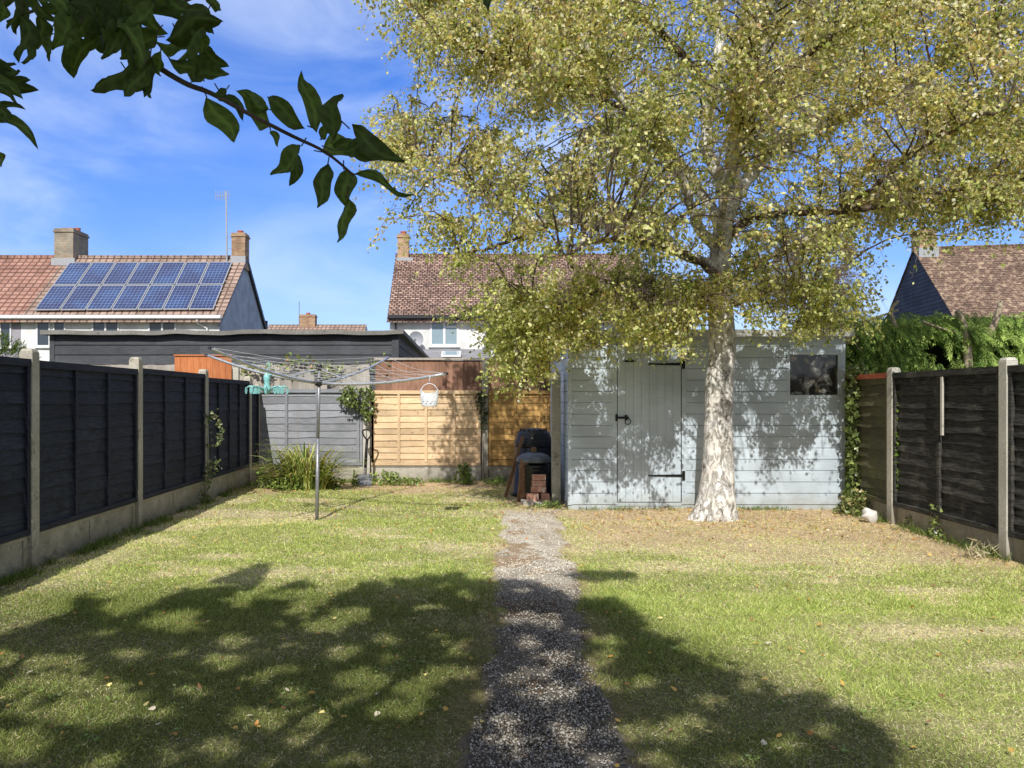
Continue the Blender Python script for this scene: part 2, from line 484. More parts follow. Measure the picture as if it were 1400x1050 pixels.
DIAMOND = ([(0, 0, 0), (.42, .5, .04), (1, 0, -.04), (.42, -.5, .04)], [(0, 1, 2), (0, 2, 3)])
BIRCHLEAF = ([(0, 0, 0), (.22, .5, .05), (.65, .36, .05), (1, 0, -.05), (.65, -.36, .05), (.22, -.5, .05), (.5, 0, 0)],
             [(0, 1, 6), (1, 2, 6), (2, 3, 6), (3, 4, 6), (4, 5, 6), (5, 0, 6)])
IVY = ([(0, 0, 0), (-.12, .38, .03), (.25, .55, .04), (.42, .27, .02), (1, 0, -.05), (.42, -.27, .02), (.25, -.55, .04), (-.12, -.38, .03)],
       [(0, 1, 2, 3), (0, 3, 4, 5), (0, 5, 6, 7)])
BLADE = ([(0, .5, 0), (0, -.5, 0), (.55, .38, .04), (.55, -.38, .04), (1, 0, .2)], [(1, 0, 2, 3), (3, 2, 4)])


def pick(cols, w, n, var=.2):
    cols = np.array(cols); i = RNG.choice(len(cols), n, p=np.array(w) / sum(w))
    return np.clip(cols[i] * (1 + RNG.normal(0, var, (n, 1))), .004, .95)


def inpoly(px, py, poly):
    px = np.asarray(px); r = np.zeros(px.shape, bool); j = len(poly) - 1
    for i in range(len(poly)):
        xi, yi = poly[i]; xj, yj = poly[j]
        c = ((yi > py) != (yj > py)) & (px < (xj - xi) * (py - yi) / (yj - yi + 1e-12) + xi)
        r ^= c; j = i
    return r


# ================================================================== CAMERA, LIGHT, SKY
cam = bpy.data.cameras.new('camera'); co = bpy.data.objects.new('camera', cam); COL.objects.link(co)
co.location = (0, 0, H); co.rotation_euler = (math.pi / 2, 0, 0)
cam.sensor_width = 36; cam.lens = 36 * F / 1400
cam.shift_x = 60 / 1400; cam.shift_y = 20 / 1400; cam.clip_end = 2000; cam.clip_start = .05
C.camera = co

w = bpy.data.worlds.new('World'); C.world = w; w.use_nodes = True
t = w.node_tree; t.nodes.clear()
wo = N(t, 'ShaderNodeOutputWorld'); bg = N(t, 'ShaderNodeBackground')
sky = N(t, 'ShaderNodeTexSky', sky_type='NISHITA'); sky.sun_disc = False
elev = math.atan2(1.0, math.hypot(SUN[0], SUN[1]))
sky.sun_elevation = elev
# sun stands at -SUN: azimuth measured clockwise from +Y
sky.sun_rotation = math.atan2(-SUN[0], -SUN[1])
sky.air_density = 1.25; sky.dust_density = .15; sky.ozone_density = 4.0; sky.altitude = 0
tc = N(t, 'ShaderNodeTexCoord')
mp = N(t, 'ShaderNodeMapping'); mp.inputs['Rotation'].default_value = (0, -.55, .25); mp.inputs['Scale'].default_value = (2.0, 2.0, 5.5)
t.links.new(tc.outputs['Generated'], mp.inputs['Vector'])
cn = noise(t, mp.outputs['Vector'], 1.6, 9, .55, .55)
mp2 = N(t, 'ShaderNodeMapping'); mp2.inputs['Scale'].default_value = (1, 1, 1); mp2.inputs['Location'].default_value = (.35, .1, 0)
t.links.new(tc.outputs['Generated'], mp2.inputs['Vector'])
cn2 = noise(t, mp2.outputs['Vector'], 2.2, 3, .5)
cm = N(t, 'ShaderNodeMath', operation='MULTIPLY'); t.links.new(ramp(t, cn, .36, .72), cm.inputs[0]); t.links.new(ramp(t, cn2, .28, .52), cm.inputs[1])
cm2 = N(t, 'ShaderNodeMath', operation='MULTIPLY'); cm2.inputs[1].default_value = .50; t.links.new(cm.outputs[0], cm2.inputs[0])
sx = N(t, 'ShaderNodeSeparateXYZ'); t.links.new(tc.outputs['Generated'], sx.inputs[0])
hz = N(t, 'ShaderNodeMapRange'); hz.inputs['From Min'].default_value = 0; hz.inputs['From Max'].default_value = .42
hz.inputs['To Min'].default_value = .0; hz.inputs['To Max'].default_value = 1.0
t.links.new(sx.outputs['Z'], hz.inputs['Value'])
tint = mixc(t, hz.outputs['Result'], (.66, .76, 1.20), (.44, .75, 1.40))
skc = mixc(t, 1.0, sky.outputs[0], tint, 'MULTIPLY')
skc = mixc(t, cm2.outputs[0], skc, (6.6, 7.6, 9.2))
fill_veil_y = N(t, 'ShaderNodeMapRange'); fill_veil_y.inputs['From Min'].default_value = .35; fill_veil_y.inputs['From Max'].default_value = -.25
t.links.new(sx.outputs['Y'], fill_veil_y.inputs['Value'])
fill_veil_z = N(t, 'ShaderNodeMapRange'); fill_veil_z.inputs['From Min'].default_value = .52; fill_veil_z.inputs['From Max'].default_value = .8
t.links.new(sx.outputs['Z'], fill_veil_z.inputs['Value'])
vm = N(t, 'ShaderNodeMath', operation='MAXIMUM'); t.links.new(fill_veil_y.outputs[0], vm.inputs[0]); t.links.new(fill_veil_z.outputs[0], vm.inputs[1])
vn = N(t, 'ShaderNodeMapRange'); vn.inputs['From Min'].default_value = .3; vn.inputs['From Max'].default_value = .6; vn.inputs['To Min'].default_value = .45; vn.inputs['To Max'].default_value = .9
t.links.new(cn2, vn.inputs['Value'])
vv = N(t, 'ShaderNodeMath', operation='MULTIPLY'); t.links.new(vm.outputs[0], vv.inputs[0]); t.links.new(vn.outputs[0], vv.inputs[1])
skc = mixc(t, vv.outputs[0], skc, (4.0, 4.05, 4.05))  # added pale veil overhead and behind the view, lifts neutral fill light
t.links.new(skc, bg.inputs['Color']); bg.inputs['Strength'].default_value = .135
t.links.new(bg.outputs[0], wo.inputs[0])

sl = bpy.data.lights.new('sun', 'SUN'); sl.energy = 5.0; sl.angle = math.radians(.5); sl.color = (1, .955, .88)
so = bpy.data.objects.new('sun', sl); COL.objects.link(so)
so.rotation_euler = Vector(SUN.tolist()).to_track_quat('-Z', 'Y').to_euler()
C.view_settings.view_transform = 'Standard'; C.view_settings.look = 'None'; C.view_settings.exposure = 0
C.cycles.max_bounces = 6; C.cycles.transparent_max_bounces = 8; C.cycles.use_denoising = True

# ================================================================== GROUND
XL, XR, YB = -3.65, 4.86, 13.2


def path_c(Y): return .30 + (Y - 2.9) * .0765 + .03 * (vnoise(Y * .8, Y * 0 + 3) - .5)
def path_w(Y): return .285 + (Y - 2.9) * .0025


def path_mask(X, Y):
    wob = (fbm(X * 2.6 + 5, Y * 2.6, 5) - .5) * .34 + (vnoise(X * 14, Y * 14, 8) - .5) * .09
    d = np.abs(X - path_c(Y)) - path_w(Y) + wob
    return (1 - sstep(-.04, .05, d)) * (1 - sstep(9.2, 9.9, Y + wob * 3))


def soil_mask(X, Y):
    """1 = bare earth / leaf litter"""
    n = (fbm(X * 1.3, Y * 1.3, 21) - .5) * 2.0
    n2 = (fbm(X * 5, Y * 5, 22) - .5)
    s = sstep(11.2, 12.6, Y + n * 1.0 + n2)                               # back border
    s = np.maximum(s, sstep(9.6, 10.8, Y + n * .8) * sstep(.2, .9, X + n * .4) * .9)
    s = np.maximum(s, sstep(6.6, 8.6, Y + n * 1.3 + n2 * 1.5) * sstep(.9, 1.5, X) * .86)
    s = np.maximum(s, sstep(3.1, 4.6, X + n * .7 + (Y - 7) * .35) * sstep(5.4, 7.2, Y + n) * .9)
    s = np.maximum(s, (1 - sstep(.02, .25, X - XL + n2 * .2)) * .9)
    s = np.maximum(s, sstep(.25, .0, np.abs(X - path_c(Y)) - path_w(Y) + n2 * .3) * .45)
    return np.clip(s, 0, 1)


def dry_mask(X, Y):
    n = fbm(X * .9 + 7, Y * 1.6, 31, 5)
    d = sstep(.47, .66, n) * .8
    d = np.maximum(d, sstep(.5, .68, fbm(X * .5, Y * 3.2, 35, 4)) * sstep(1.5, 3, X) * .9)
    d = d + sstep(.5, .75, fbm(X * 7, Y * 7, 33)) * .35
    d = d * (.45 + .55 * sstep(4.6, 6.4, Y + .6 * (X > .8) + 1.4 * (X > 2.2))) + sstep(5.8, 8.5, Y) * .12 + sstep(1.2, 2.2, X) * .15
    d = np.maximum(d, sstep(5.2, 7.0, Y + (fbm(X * 1.2, Y * 2.5, 37) - .5) * 4.0) * sstep(.9, 1.6, X) * .92)
    # worn strip along the left fence
    d = np.maximum(d, (1 - sstep(.4, 1.0, X - XL)) * sstep(8.6, 7.0, Y) * .75)
    return np.clip(d, 0, 1)


def lawn_colors(X, Y):
    d = dry_mask(X, Y)[..., None]; s = soil_mask(X, Y)[..., None]
    g1 = np.array([.36, .39, .12]); g2 = np.array([.46, .49, .16]); st = np.array([.80, .69, .43])
    n = fbm(X * 2.3, Y * 2.3, 41)[..., None]
    g = g1 * (1 - n) + g2 * n
    c = g * (1 - d) + st * d
    so_ = np.array([.68, .51, .32]) * (0.8 + .5 * fbm(X * 3, Y * 3, 43)[..., None])
    return c, s, so_, d


gx = np.linspace(-3.75, 5.2, 380); gy = np.linspace(1.2, 13.3, 500)
GX, GY = np.meshgrid(gx, gy)
c, s, so_, d = lawn_colors(GX, GY)
gc = ((c * .8) * (1 - s) + so_ * s) * (1 - .55 * sstep(6.2, 5.2, GY + np.maximum(GX - .8, 0) * 2.2))[..., None]  # near lawn darkened: apple crown shade put into the vertex colour
pm = path_mask(GX, GY)
gz = (fbm(GX * 1.2, GY * 1.2, 51) - .5) * .05 * (1 - np.clip(pm * 2, 0, 1)) + (fbm(GX * 9, GY * 9, 52) - .5) * .012
gz = gz - .008


def zlawn(X, Y):
    p = path_mask(X, Y)
    return (fbm(X * 1.2, Y * 1.2, 51) - .5) * .05 * (1 - np.clip(p * 2, 0, 1)) + (fbm(X * 9, Y * 9, 52) - .5) * .012 - .008


V = np.stack([GX, GY, gz], -1).reshape(-1, 3)
ny, nx = GX.shape
i = (np.arange(ny - 1)[:, None] * nx + np.arange(nx - 1)[None, :]).ravel()
FL = np.stack([i, i + 1, i + nx + 1, i + nx], 1).ravel()
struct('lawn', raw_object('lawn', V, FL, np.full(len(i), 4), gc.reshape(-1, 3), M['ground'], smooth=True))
mb = MB(); mb.add([(-400, -400, -.06), (400, -400, -.06), (400, 600, -.06), (-400, 600, -.06)], [(0, 1, 2, 3)], (.12, .13, .06))
struct('ground', obj('ground', mb, 'ground'))

# path sheet
px_ = np.linspace(-.5, .5, 26); py_ = np.linspace(1.2, 9.75, 260)
PX, PY = np.meshgrid(px_, py_)
edge = path_w(PY) * 2.9 + (fbm(PX * 0 + np.sign(PX) * 3, PY * 3, 61) - .5) * .12
PXX = path_c(PY) + PX * edge
mk = path_mask(PXX, PY)
pz = .010 * mk + (fbm(PXX * 7, PY * 7, 62) - .5) * .02 * mk + (1 - mk) * (zlawn(PXX, PY) - .006) - sstep(.42, .5, np.abs(PX)) * .03
pb = fbm(PXX * 5, PY * 5, 63)[..., None]
pc = np.array([.46, .40, .31]) * (1 - pb) + np.array([.92, .84, .70]) * pb
pc = pc * (1 - .30 * sstep(.50, .62, fbm(PXX * 3.5, PY * 2.2, 64)) * (PY < 7))[..., None]
pc = np.where((fbm(PXX * 4, PY * 4, 65) > .60)[..., None], np.array([.50, .37, .24]), pc)
pc = pc * (1 - .68 * sstep(6.2, 5.0, PY))[..., None]  # near stretch darkened, tree shade put into the path colour
c2_, s2_, so2_, d2_ = lawn_colors(PXX, PY)
edgec = (c2_ * .6 * .5 + so2_ * .5) * (1 - .4 * sstep(6.2, 5.2, PY))[..., None]  # verge colour carries the same painted tree shade
pc = pc * mk[..., None] + edgec * (1 - mk[..., None])
ny, nx = PX.shape
i = (np.arange(ny - 1)[:, None] * nx + np.arange(nx - 1)[None, :]).ravel()
FL = np.stack([i, i + 1, i + nx + 1, i + nx], 1).ravel()
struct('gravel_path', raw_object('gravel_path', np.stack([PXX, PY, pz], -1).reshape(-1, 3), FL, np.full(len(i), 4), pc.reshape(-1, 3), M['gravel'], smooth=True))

# loose chips on the path
n = 60000
Y = 2.3 + (9.6 - 2.3) * RNG.random(n) ** 1.7
X = path_c(Y) + RNG.uniform(-1.08, 1.08, n) * path_w(Y)
keep = RNG.random(n) < (path_mask(X, Y) + .05) * (.25 + .75 * sstep(.38, .6, fbm(X * 4, Y * 2.5, 66))) * (1 - .75 * sstep(5.5, 7.0, Y))
X, Y = X[keep], Y[keep]; n = len(X)
size = RNG.uniform(.003, .008, n)
PEB = ([(-.5, -.5, -.1), (.5, -.42, -.1), (.46, .5, -.1), (-.5, .42, -.1), (-.28, -.3, .35), (.3, -.2, .4), (.22, .32, .3), (-.32, .25, .38)],
       [(4, 5, 6, 7), (0, 1, 5, 4), (1, 2, 6, 5), (2, 3, 7, 6), (3, 0, 4, 7)])
cc = pick([(.76, .70, .58), (.56, .49, .39), (.20, .17, .14), (.92, .88, .78), (.64, .50, .36)], [3, 2.2, 1.0, 2.4, .9], n, .15)
cc = cc * (1 - .38 * sstep(6.2, 5.0, Y))[:, None] * np.where(RNG.random(n) < .5, .28, 1.0)[:, None] ** sstep(6.4, 5.0, Y)[:, None]  # tree shade put into the near chips' colours, half of them much darker
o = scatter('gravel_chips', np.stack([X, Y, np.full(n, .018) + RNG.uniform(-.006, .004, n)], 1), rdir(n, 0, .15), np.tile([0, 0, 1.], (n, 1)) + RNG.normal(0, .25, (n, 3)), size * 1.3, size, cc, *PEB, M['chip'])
o['kind'] = 'stuff'; o['label'] = 'loose pale and dark gravel chips covering the garden path'; o['category'] = 'gravel'

# grass blades
def grass(n, y0, y1, p, h0, h1, wmul):
    Y = y0 + (y1 - y0) * RNG.random(n) ** p
    X = RNG.uniform(XL + .03, XR, n)
    # keep those inside the picture cone (with a generous side margin)
    k = (X > -0.70 * Y - 1.0) & (X < .78 * Y + 1.0)
    X, Y = X[k], Y[k]
    s = soil_mask(X, Y); pm_ = path_mask(X, Y); tuft = fbm(X * 6, Y * 6, 71)
    dens = (1 - s * .88) * (1 - pm_ * (.93 + .07 * (fbm(X * 5, Y * 5, 72) < .55))) * (.45 + .8 * tuft)
    k = RNG.random(len(X)) < dens
    X, Y = X[k], Y[k]; n = len(X)
    c, s, so_, d = lawn_colors(X, Y)
    isdry = RNG.random(n) < (d[:, 0] * .62 + .12)
    gcol = pick([(.44, .54, .14), (.55, .63, .19), (.68, .71, .30), (.27, .38, .08)], [3, 3, 1.4, 1.5], n, .18)
    # lusher, darker area left of the path
    lush = sstep(-2.2, .1, X) * sstep(1.0, .2, X) * sstep(6.6, 5.2, Y)
    gcol = gcol * (1 - .28 * lush[:, None]) 
    scol = pick([(.92, .83, .53), (.86, .74, .45), (.94, .88, .64)], [3, 2, 1], n, .15)
    shade_zone = sstep(6.2, 5.2, Y + np.maximum(X - .8, 0) * 2.2)[:, None]  # crown shade zone, painted into the blade colours below
    gcol = gcol * (1 - .42 * shade_zone)
    col = np.where(isdry[:, None], scol * (1 - .22 * shade_zone), gcol)
    tn = fbm(X * 3.3, Y * 3.3, 73)
    h = RNG.uniform(h0, h1, n) * (.55 + .9 * tn) * np.where(isdry, .7, 1.0)
    long_ = RNG.random(n) < .006
    h = np.where(long_, h * 1.9, h) * (1 + .8 * sstep(.56, .66, fbm(X * 1.9, Y * 1.9, 77)) * (~isdry))
    ax = rdir(n, 1.1, .5); ax[:, 2] = np.abs(ax[:, 2]) * np.where(isdry, .35, 1.0) + .12
    return X, Y, h, ax, col, np.full(n, 1.0) * RNG.uniform(.0022, .0042, n) * wmul


parts = [grass(320000, 2.3, 5.6, 1.25, .012, .032, .85), grass(200000, 5.0, 9.0, 1.1, .012, .030, 1.4), grass(60000, 8.5, 13.1, 1.0, .014, .034, 2.2)]
X, Y, h, ax, col, wd = [np.concatenate([p[i] for p in parts]) for i in range(6)]
n = len(X)
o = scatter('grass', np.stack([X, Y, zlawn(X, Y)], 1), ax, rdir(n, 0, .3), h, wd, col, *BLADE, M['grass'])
o['kind'] = 'stuff'; o['label'] = 'short patchy green and straw coloured lawn grass'; o['category'] = 'grass'

# clover and small lawn weeds
n = 42000; Y = 2.4 + 9.4 * RNG.random(n) ** 1.4; X = RNG.uniform(XL + .1, XR - .1, n)
k = (sstep(.56, .66, fbm(X * 1.7 + 4, Y * 1.7, 141)) * sstep(.45, .6, fbm(X * 7, Y * 7, 142)) * (1 - path_mask(X, Y)) * (1 - soil_mask(X, Y)) * (1 - .75 * sstep(5.5, 8, Y))) > RNG.random(n)
X, Y = X[k], Y[k]; n = len(X); dk = (1 - .35 * sstep(6.2, 5.2, Y + np.maximum(X - .8, 0) * 2.2))[:, None]  # dk puts the crown shade into the clover colour
o = scatter('clover', np.stack([X, Y, zlawn(X, Y) + RNG.uniform(.012, .034, n)], 1), rdir(n, .1, .3), np.tile([0, 0, 1.], (n, 1)) + RNG.normal(0, .35, (n, 3)), RNG.uniform(.010, .022, n), RNG.uniform(.009, .016, n), pick([(.20, .33, .08), (.30, .43, .12), (.36, .46, .20)], [3, 3, 1], n, .2) * dk, *BIRCHLEAF, M['grass'])
o['kind'] = 'stuff'; o['label'] = 'patches of small round clover leaves in the lawn'; o['category'] = 'clover'
RC = []; RA = []; RL = []
for _ in range(80):
    y = 2.8 + 8.5 * random.random() ** 1.3; x = random.uniform(XL + .3, XR - .3)
    if path_mask(np.array([x]), np.array([y]))[0] > .2: continue
    z = float(zlawn(np.array([x]), np.array([y]))[0]); sc_ = random.uniform(.018, .042)
    for j in range(random.randint(5, 11)):
        a_ = random.uniform(0, 6.28); RC.append((x, y, z + .012)); RA.append((math.cos(a_), math.sin(a_), random.uniform(.15, .7))); RL.append(sc_ * random.uniform(.6, 1.1))
n = len(RC); RL = np.array(RL)
o = scatter('lawn_weeds', np.array(RC), np.array(RA), np.tile([0, 0, 1.], (n, 1)) + RNG.normal(0, .2, (n, 3)), RL, RL * .28, pick([(.24, .36, .09), (.36, .48, .15), (.30, .40, .20)], [3, 2, 1], n, .2), *BIRCHLEAF, M['grass'])
o['kind'] = 'stuff'; o['label'] = 'little flat weed rosettes dotted through the lawn'; o['category'] = 'weeds'

# rough grass fringe by the left fence, along the back border and path
def fringe(pts, n, spread, h0, h1):
    c = np.array(pts); k = RNG.integers(0, len(c) - 1, n); u = RNG.random(n)[:, None]
    P = c[k] * (1 - u) + c[k + 1] * u + np.concatenate([RNG.normal(0, 1, (n, 2)) * np.array(spread), np.zeros((n, 1))], 1)
    cl = fbm(P[:, 0] * 4, P[:, 1] * 4, 81); k = RNG.random(n) < sstep(.4, .6, cl); P = P[k]; n = len(P)
    P[:, 0] = np.maximum(P[:, 0], XL + .05)
    return P, RNG.uniform(h0, h1, n)
fr = [fringe([(XL + .1, 3, 0), (XL + .1, 12.5, 0)], 7000, (.06, .1), .03, .12),
      fringe([(-3.2, 12.95, 0), (1.1, 12.95, 0)], 6000, (.1, .13), .03, .11),
      fringe([(4.70, 4, 0), (4.75, 9.6, 0)], 2500, (.06, .1), .03, .13),
      fringe([(1.35, 9.75, 0), (4.8, 9.75, 0)], 1500, (.1, .05), .02, .08)]
P = np.concatenate([f[0] for f in fr]); h = np.concatenate([f[1] for f in fr]); n = len(P)
ax = rdir(n, 1.5, .5); ax[:, 2] = np.abs(ax[:, 2])
cc = pick([(.10, .17, .03), (.16, .24, .05), (.35, .33, .15), (.07, .12, .02)], [3, 3, 1, 2], n, .2)
o = scatter('rough_grass', P, ax, rdir(n), h, .005, cc, *BLADE, M['grass'])
o['kind'] = 'stuff'; o['label'] = 'longer uncut grass growing along the foot of the fences'; o['category'] = 'grass'

# fallen birch leaves
n = 15000
Y = RNG.uniform(2.7, 12.6, n); X = RNG.uniform(XL + .1, XR - .1, n)
dens = .085 + .9 * np.exp(-(((X - 3.0) / 1.9) ** 2 + ((Y - 9.2) / 1.2) ** 2)) + .35 * np.exp(-(((X - 4.4) / .8) ** 2 + ((Y - 8.5) / 1.5) ** 2)) + .2 * sstep(7.5, 9.5, Y) + .3 * sstep(11.3, 12.3, Y)
dens = dens * (1 - .7 * path_mask(X, Y))
k = RNG.random(n) < dens; X, Y = X[k], Y[k]; n = len(X)
cc = pick([(.55, .36, .10), (.50, .24, .07), (.60, .50, .20), (.30, .17, .09), (.62, .55, .42)], [4, 2, 2, 2, .7], n, .2)
o = scatter('fallen_leaves', np.stack([X, Y, zlawn(X, Y) + RNG.uniform(.012, .03, n)], 1), rdir(n, 0, .25), np.tile([0, 0, 1.], (n, 1)) + RNG.normal(0, .3, (n, 3)), RNG.uniform(.018, .040, n), RNG.uniform(.014, .03, n), cc, *BIRCHLEAF, M['litter'])
o['kind'] = 'stuff'; o['label'] = 'yellow and brown fallen leaves scattered over the lawn'; o['category'] = 'fallen leaves'

# ================================================================== FENCES
def lap_panel(p0, p1, z0, z1, side, nb, wav, mat, parent, battens, bw=.045, name='fence_panel', proud=.022, label=None, bat_mat=None, topcap=True):
    """overlap boards between ground points p0, p1 (x,y), facing side (+1: to the right of p0->p1)"""
    p0 = np.array(p0, float); p1 = np.array(p1, float); L = np.linalg.norm(p1 - p0); d = (p1 - p0) / L
    nrm = np.array([d[1], -d[0]]) * side
    mb = MB(); bh = (z1 - z0) / nb; ns = 14
    for b in range(nb):
        zb = z0 + b * bh; zt = zb + bh * 1.16
        if b == nb - 1: zt = z1
        sh = random.uniform(.72, 1.2); ph = random.uniform(0, 500); tl = random.uniform(-.35, .35) * wav; pr = proud * random.uniform(.85, 1.15)
        vs = []
        for k in range(ns + 1):
            u = k / ns; q = p0 + d * L * u
            wz = ((float(fbm(u * L * 2.6 + ph, ph, 5)) - .5) * wav * 1.3 + tl * (u - .5)) * (1 if b else .3)
            pw = (float(vnoise(u * L * 2 + ph, 7., 9)) - .5) * wav * .22
            for (off, z) in ((pr + pw, zb + wz), (pr - .012, zb + wz), (-.004, zt - .001 * b), (.006, zt)):
                a = q + nrm * off; vs.append((a[0], a[1], z))
        fs = []
        for k in range(ns):
            for j in range(4):
                fs.append((k * 4 + j, k * 4 + (j + 1) % 4, (k + 1) * 4 + (j + 1) % 4, (k + 1) * 4 + j))
        mb.add(vs, fs, sh)
    pn = obj(name, mb, mat, parent)
    if label: pn['label'] = label
    m2 = MB()
    def obx(u0, u1, o0, o1, za, zb, sh=1.0):
        a = p0 + d * u0; b = p0 + d * u1
        P = [a + nrm * o0, b + nrm * o0, b + nrm * o1, a + nrm * o1]
        m2.hexa([(p[0], p[1], za) for p in P] + [(p[0], p[1], zb) for p in P], sh)
    if topcap: obx(0, L, -.02, proud + .028, z1 - .05, z1 + .012, .95)
    if topcap: obj('rail', m2, bat_mat or mat, pn); m2 = MB()
    obx(0, L, -.01, proud + .022, z0 - .005, z0 + .045, .95)
    obj('rail', m2, bat_mat or mat, pn)
    for u in tuple(battens) + (.022 / L, 1 - .022 / L):
        m2 = MB()
        obx(u * L - bw / 2, u * L + bw / 2, proud - .01, proud + .022, z0 + .05, z1 - .055, random.uniform(.85, 1.1))
        obj('batten', m2, bat_mat or mat, pn)
    return pn


def post(x, y, z, parent, w_=.11, mat='concrete', lean=0, name='post'):
    mb = MB(); h_ = w_ / 2
    mb.hexa([(x - h_, y - h_, -.1), (x + h_, y - h_, -.1), (x + h_, y + h_, -.1), (x - h_, y + h_, -.1),
             (x - h_ + lean, y - h_, z - .02), (x + h_ + lean, y - h_, z - .02), (x + h_ + lean, y + h_, z - .02), (x - h_ + lean, y + h_, z - .02)])
    q = h_ * .72
    mb.hexa([(x - h_ + lean, y - h_, z - .0201), (x + h_ + lean, y - h_, z - .0201), (x + h_ + lean, y + h_, z - .0201), (x - h_ + lean, y + h_, z - .0201),
             (x - q + lean, y - q, z + .01), (x + q + lean, y - q, z + .01), (x + q + lean, y + q, z + .01), (x - q + lean, y + q, z + .01)])
    return obj(name, mb, mat, parent, bevel=.006)


def gravel_board(p0, p1, z1, parent, side, mat='concrete', t_=.035, recess=True):
    p0 = np.array(p0, float); p1 = np.array(p1, float); L = np.linalg.norm(p1 - p0); d = (p1 - p0) / L
    nrm = np.array([d[1], -d[0]]) * side
    mb = MB()
    def obx(u0, u1, o0, o1, za, zb, sh=1.0):
        a = p0 + d * u0; b = p0 + d * u1
        P = [a + nrm * o0, b + nrm * o0, b + nrm * o1, a + nrm * o1]
        mb.hexa([(p[0], p[1], za) for p in P] + [(p[0], p[1], zb) for p in P], sh)
    obx(0, L, -t_ / 2, t_ / 2 - .012, -.1, z1)
    if recess:   # raised rim framing recessed fields
        obx(0, L, t_ / 2 - .012, t_ / 2, z1 - .035, z1); obx(0, L, t_ / 2 - .012, t_ / 2, -.1, .05)
        for u in (0, L / 2 - .03, L - .06): obx(u, u + .06, t_ / 2 - .012, t_ / 2, .05, z1 - .035)
    return obj('gravel_board', mb, mat, parent)


# left fence -----------------------------------------------------------
lf = thing('garden_fence', 'navy black overlap fence in shade along the left of the lawn', 'fence', (XL, 8, 0))
ys = [2.25, 4.30, 6.33, 8.36, 10.49, 12.60]
hs = [1.83, 1.83, 1.825, 1.865, 1.815, 1.78]
zt = [1.74, 1.735, 1.73, 1.745, 1.70]
for k, y in enumerate(ys): post(XL, y, hs[k], lf)
for k in range(5):
    lap_panel((XL + .0, ys[k] + .055), (XL + .0, ys[k + 1] - .055), .30, zt[k], 1, 12, .030, 'fence_navy', lf, (.33, .66) if k < 4 else (.25, .5, .75), proud=.02)
    gravel_board((XL, ys[k] + .055), (XL, ys[k + 1] - .055), .295, lf, 1)
post(XL, 13.17, 1.66, lf, .09)
gravel_board((XL, 12.66), (XL, 13.12), .295, lf, 1)
lap_panel((XL, 12.66), (XL, 13.12), .30, 1.62, 1, 12, .02, 'fence_navy', lf, ())

# back fence -----------------------------------------------------------
bf = thing('back_fence', 'overlap fence across the garden end, grey panel beside golden and amber panels', 'fence', (0, YB, 0))
def bx(px): return (px - VX) / F * YB
lap_panel((bx(341), YB), (bx(496), YB), .27, 1.575, 1, 11, .028, 'fence_grey', bf, (.0, .33, .60, .96), label='grey painted panel')
gravel_board((bx(338), YB), (bx(496), YB), .265, bf, 1, 'concrete_light')
post(bx(501.5), YB, 1.60, bf, .12, 'concrete_light')
lap_panel((bx(508), YB), (bx(657), YB), .27, 1.55, 1, 12, .016, 'fence_orange', bf, (.01, .25, .50, .755), label='sunlit golden timber panel')
gravel_board((bx(508), YB), (bx(658), YB), .265, bf, 1, 'concrete_light')
post(bx(663), YB, 2.12, bf, .105, 'concrete')
lap_panel((bx(668), YB), (bx(668) + 1.83, YB), .27, 1.55, 1, 12, .016, 'fence_ochre', bf, (.25, .5, .75), label='amber timber panel behind the compost bins')
gravel_board((bx(668), YB), (bx(668) + 1.83, YB), .265, bf, 1)
post(bx(668) + 1.89, YB, 1.6, bf, .105)
lap_panel((bx(668) + 1.95, YB), (bx(668) + 3.78, YB), .27, 1.55, 1, 12, .016, 'fence_ochre', bf, (.25, .5, .75))
post(bx(668) + 3.84, YB, 1.6, bf, .105)
lap_panel((bx(668) + 3.9, YB), (5.0, YB), .27, 1.55, 1, 12, .016, 'fence_ochre', bf, (.25, .5, .75))

# neighbour's feather board fence behind
def feather(name, label, x0, x1, Y, z1, mat, wb=.10, cap=True, dz=0):
    r = thing(name, label, 'fence', ((x0 + x1) / 2, Y, 0))
    mb = MB(); x = x0
    while x < x1 - .02:
        w_ = wb * random.uniform(.92, 1.05); xe = min(x + w_, x1); tz = z1 + random.uniform(-.006, .006)
        mb.hexa([(x, Y - .018, 0.), (xe + .012, Y - .006, 0.), (xe + .012, Y + .008, 0.), (x, Y + .006, 0.),
                 (x, Y - .018, tz), (xe + .012, Y - .006, tz), (xe + .012, Y + .008, tz), (x, Y + .006, tz)], random.uniform(.72, 1.15))
        x = xe
    obj('boarding', mb, mat, r)
    if cap:
        m2 = MB(); m2.box((x0 - .02, Y - .05, z1 + .008), (x1 + .02, Y + .04, z1 + .045)); obj('capping_rail', m2, 'feather_pale', r)
    return r
feather('featherboard_fence', 'brown vertical board fence with pale capping above the golden panel', bx(510) , 5.2, 13.55, 2.10, 'feather_brown')
fp = feather('featherboard_fence', 'pale weathered vertical board fence behind the grey panel', -8.6, -1.78, 13.75, 2.03, 'feather_pale', .11, False)
tp = thing('stained_screen', 'small terracotta stained timber screen beyond the left fence', 'screen', (at(278, 0, 13.45)[0], 13.45, 0))
mb = MB(); a = at(239, 487, 13.45); b = at(317, 487, 13.45)
for k in range(9):
    xa = a[0] + (b[0] - a[0]) * k / 9; xb = a[0] + (b[0] - a[0]) * (k + 1) / 9 - .003
    mb.box((xa, 13.44, .1), (xb, 13.46, a[2] + random.uniform(-.003, .003)), random.uniform(.9, 1.08))
obj('boarding', mb, 'terracotta', tp)
mb = MB(); mb.box((a[0] - .01, 13.42, a[2] + .004), (b[0] + .01, 13.48, a[2] + .03), .9); obj('rail', mb, 'terracotta', tp)
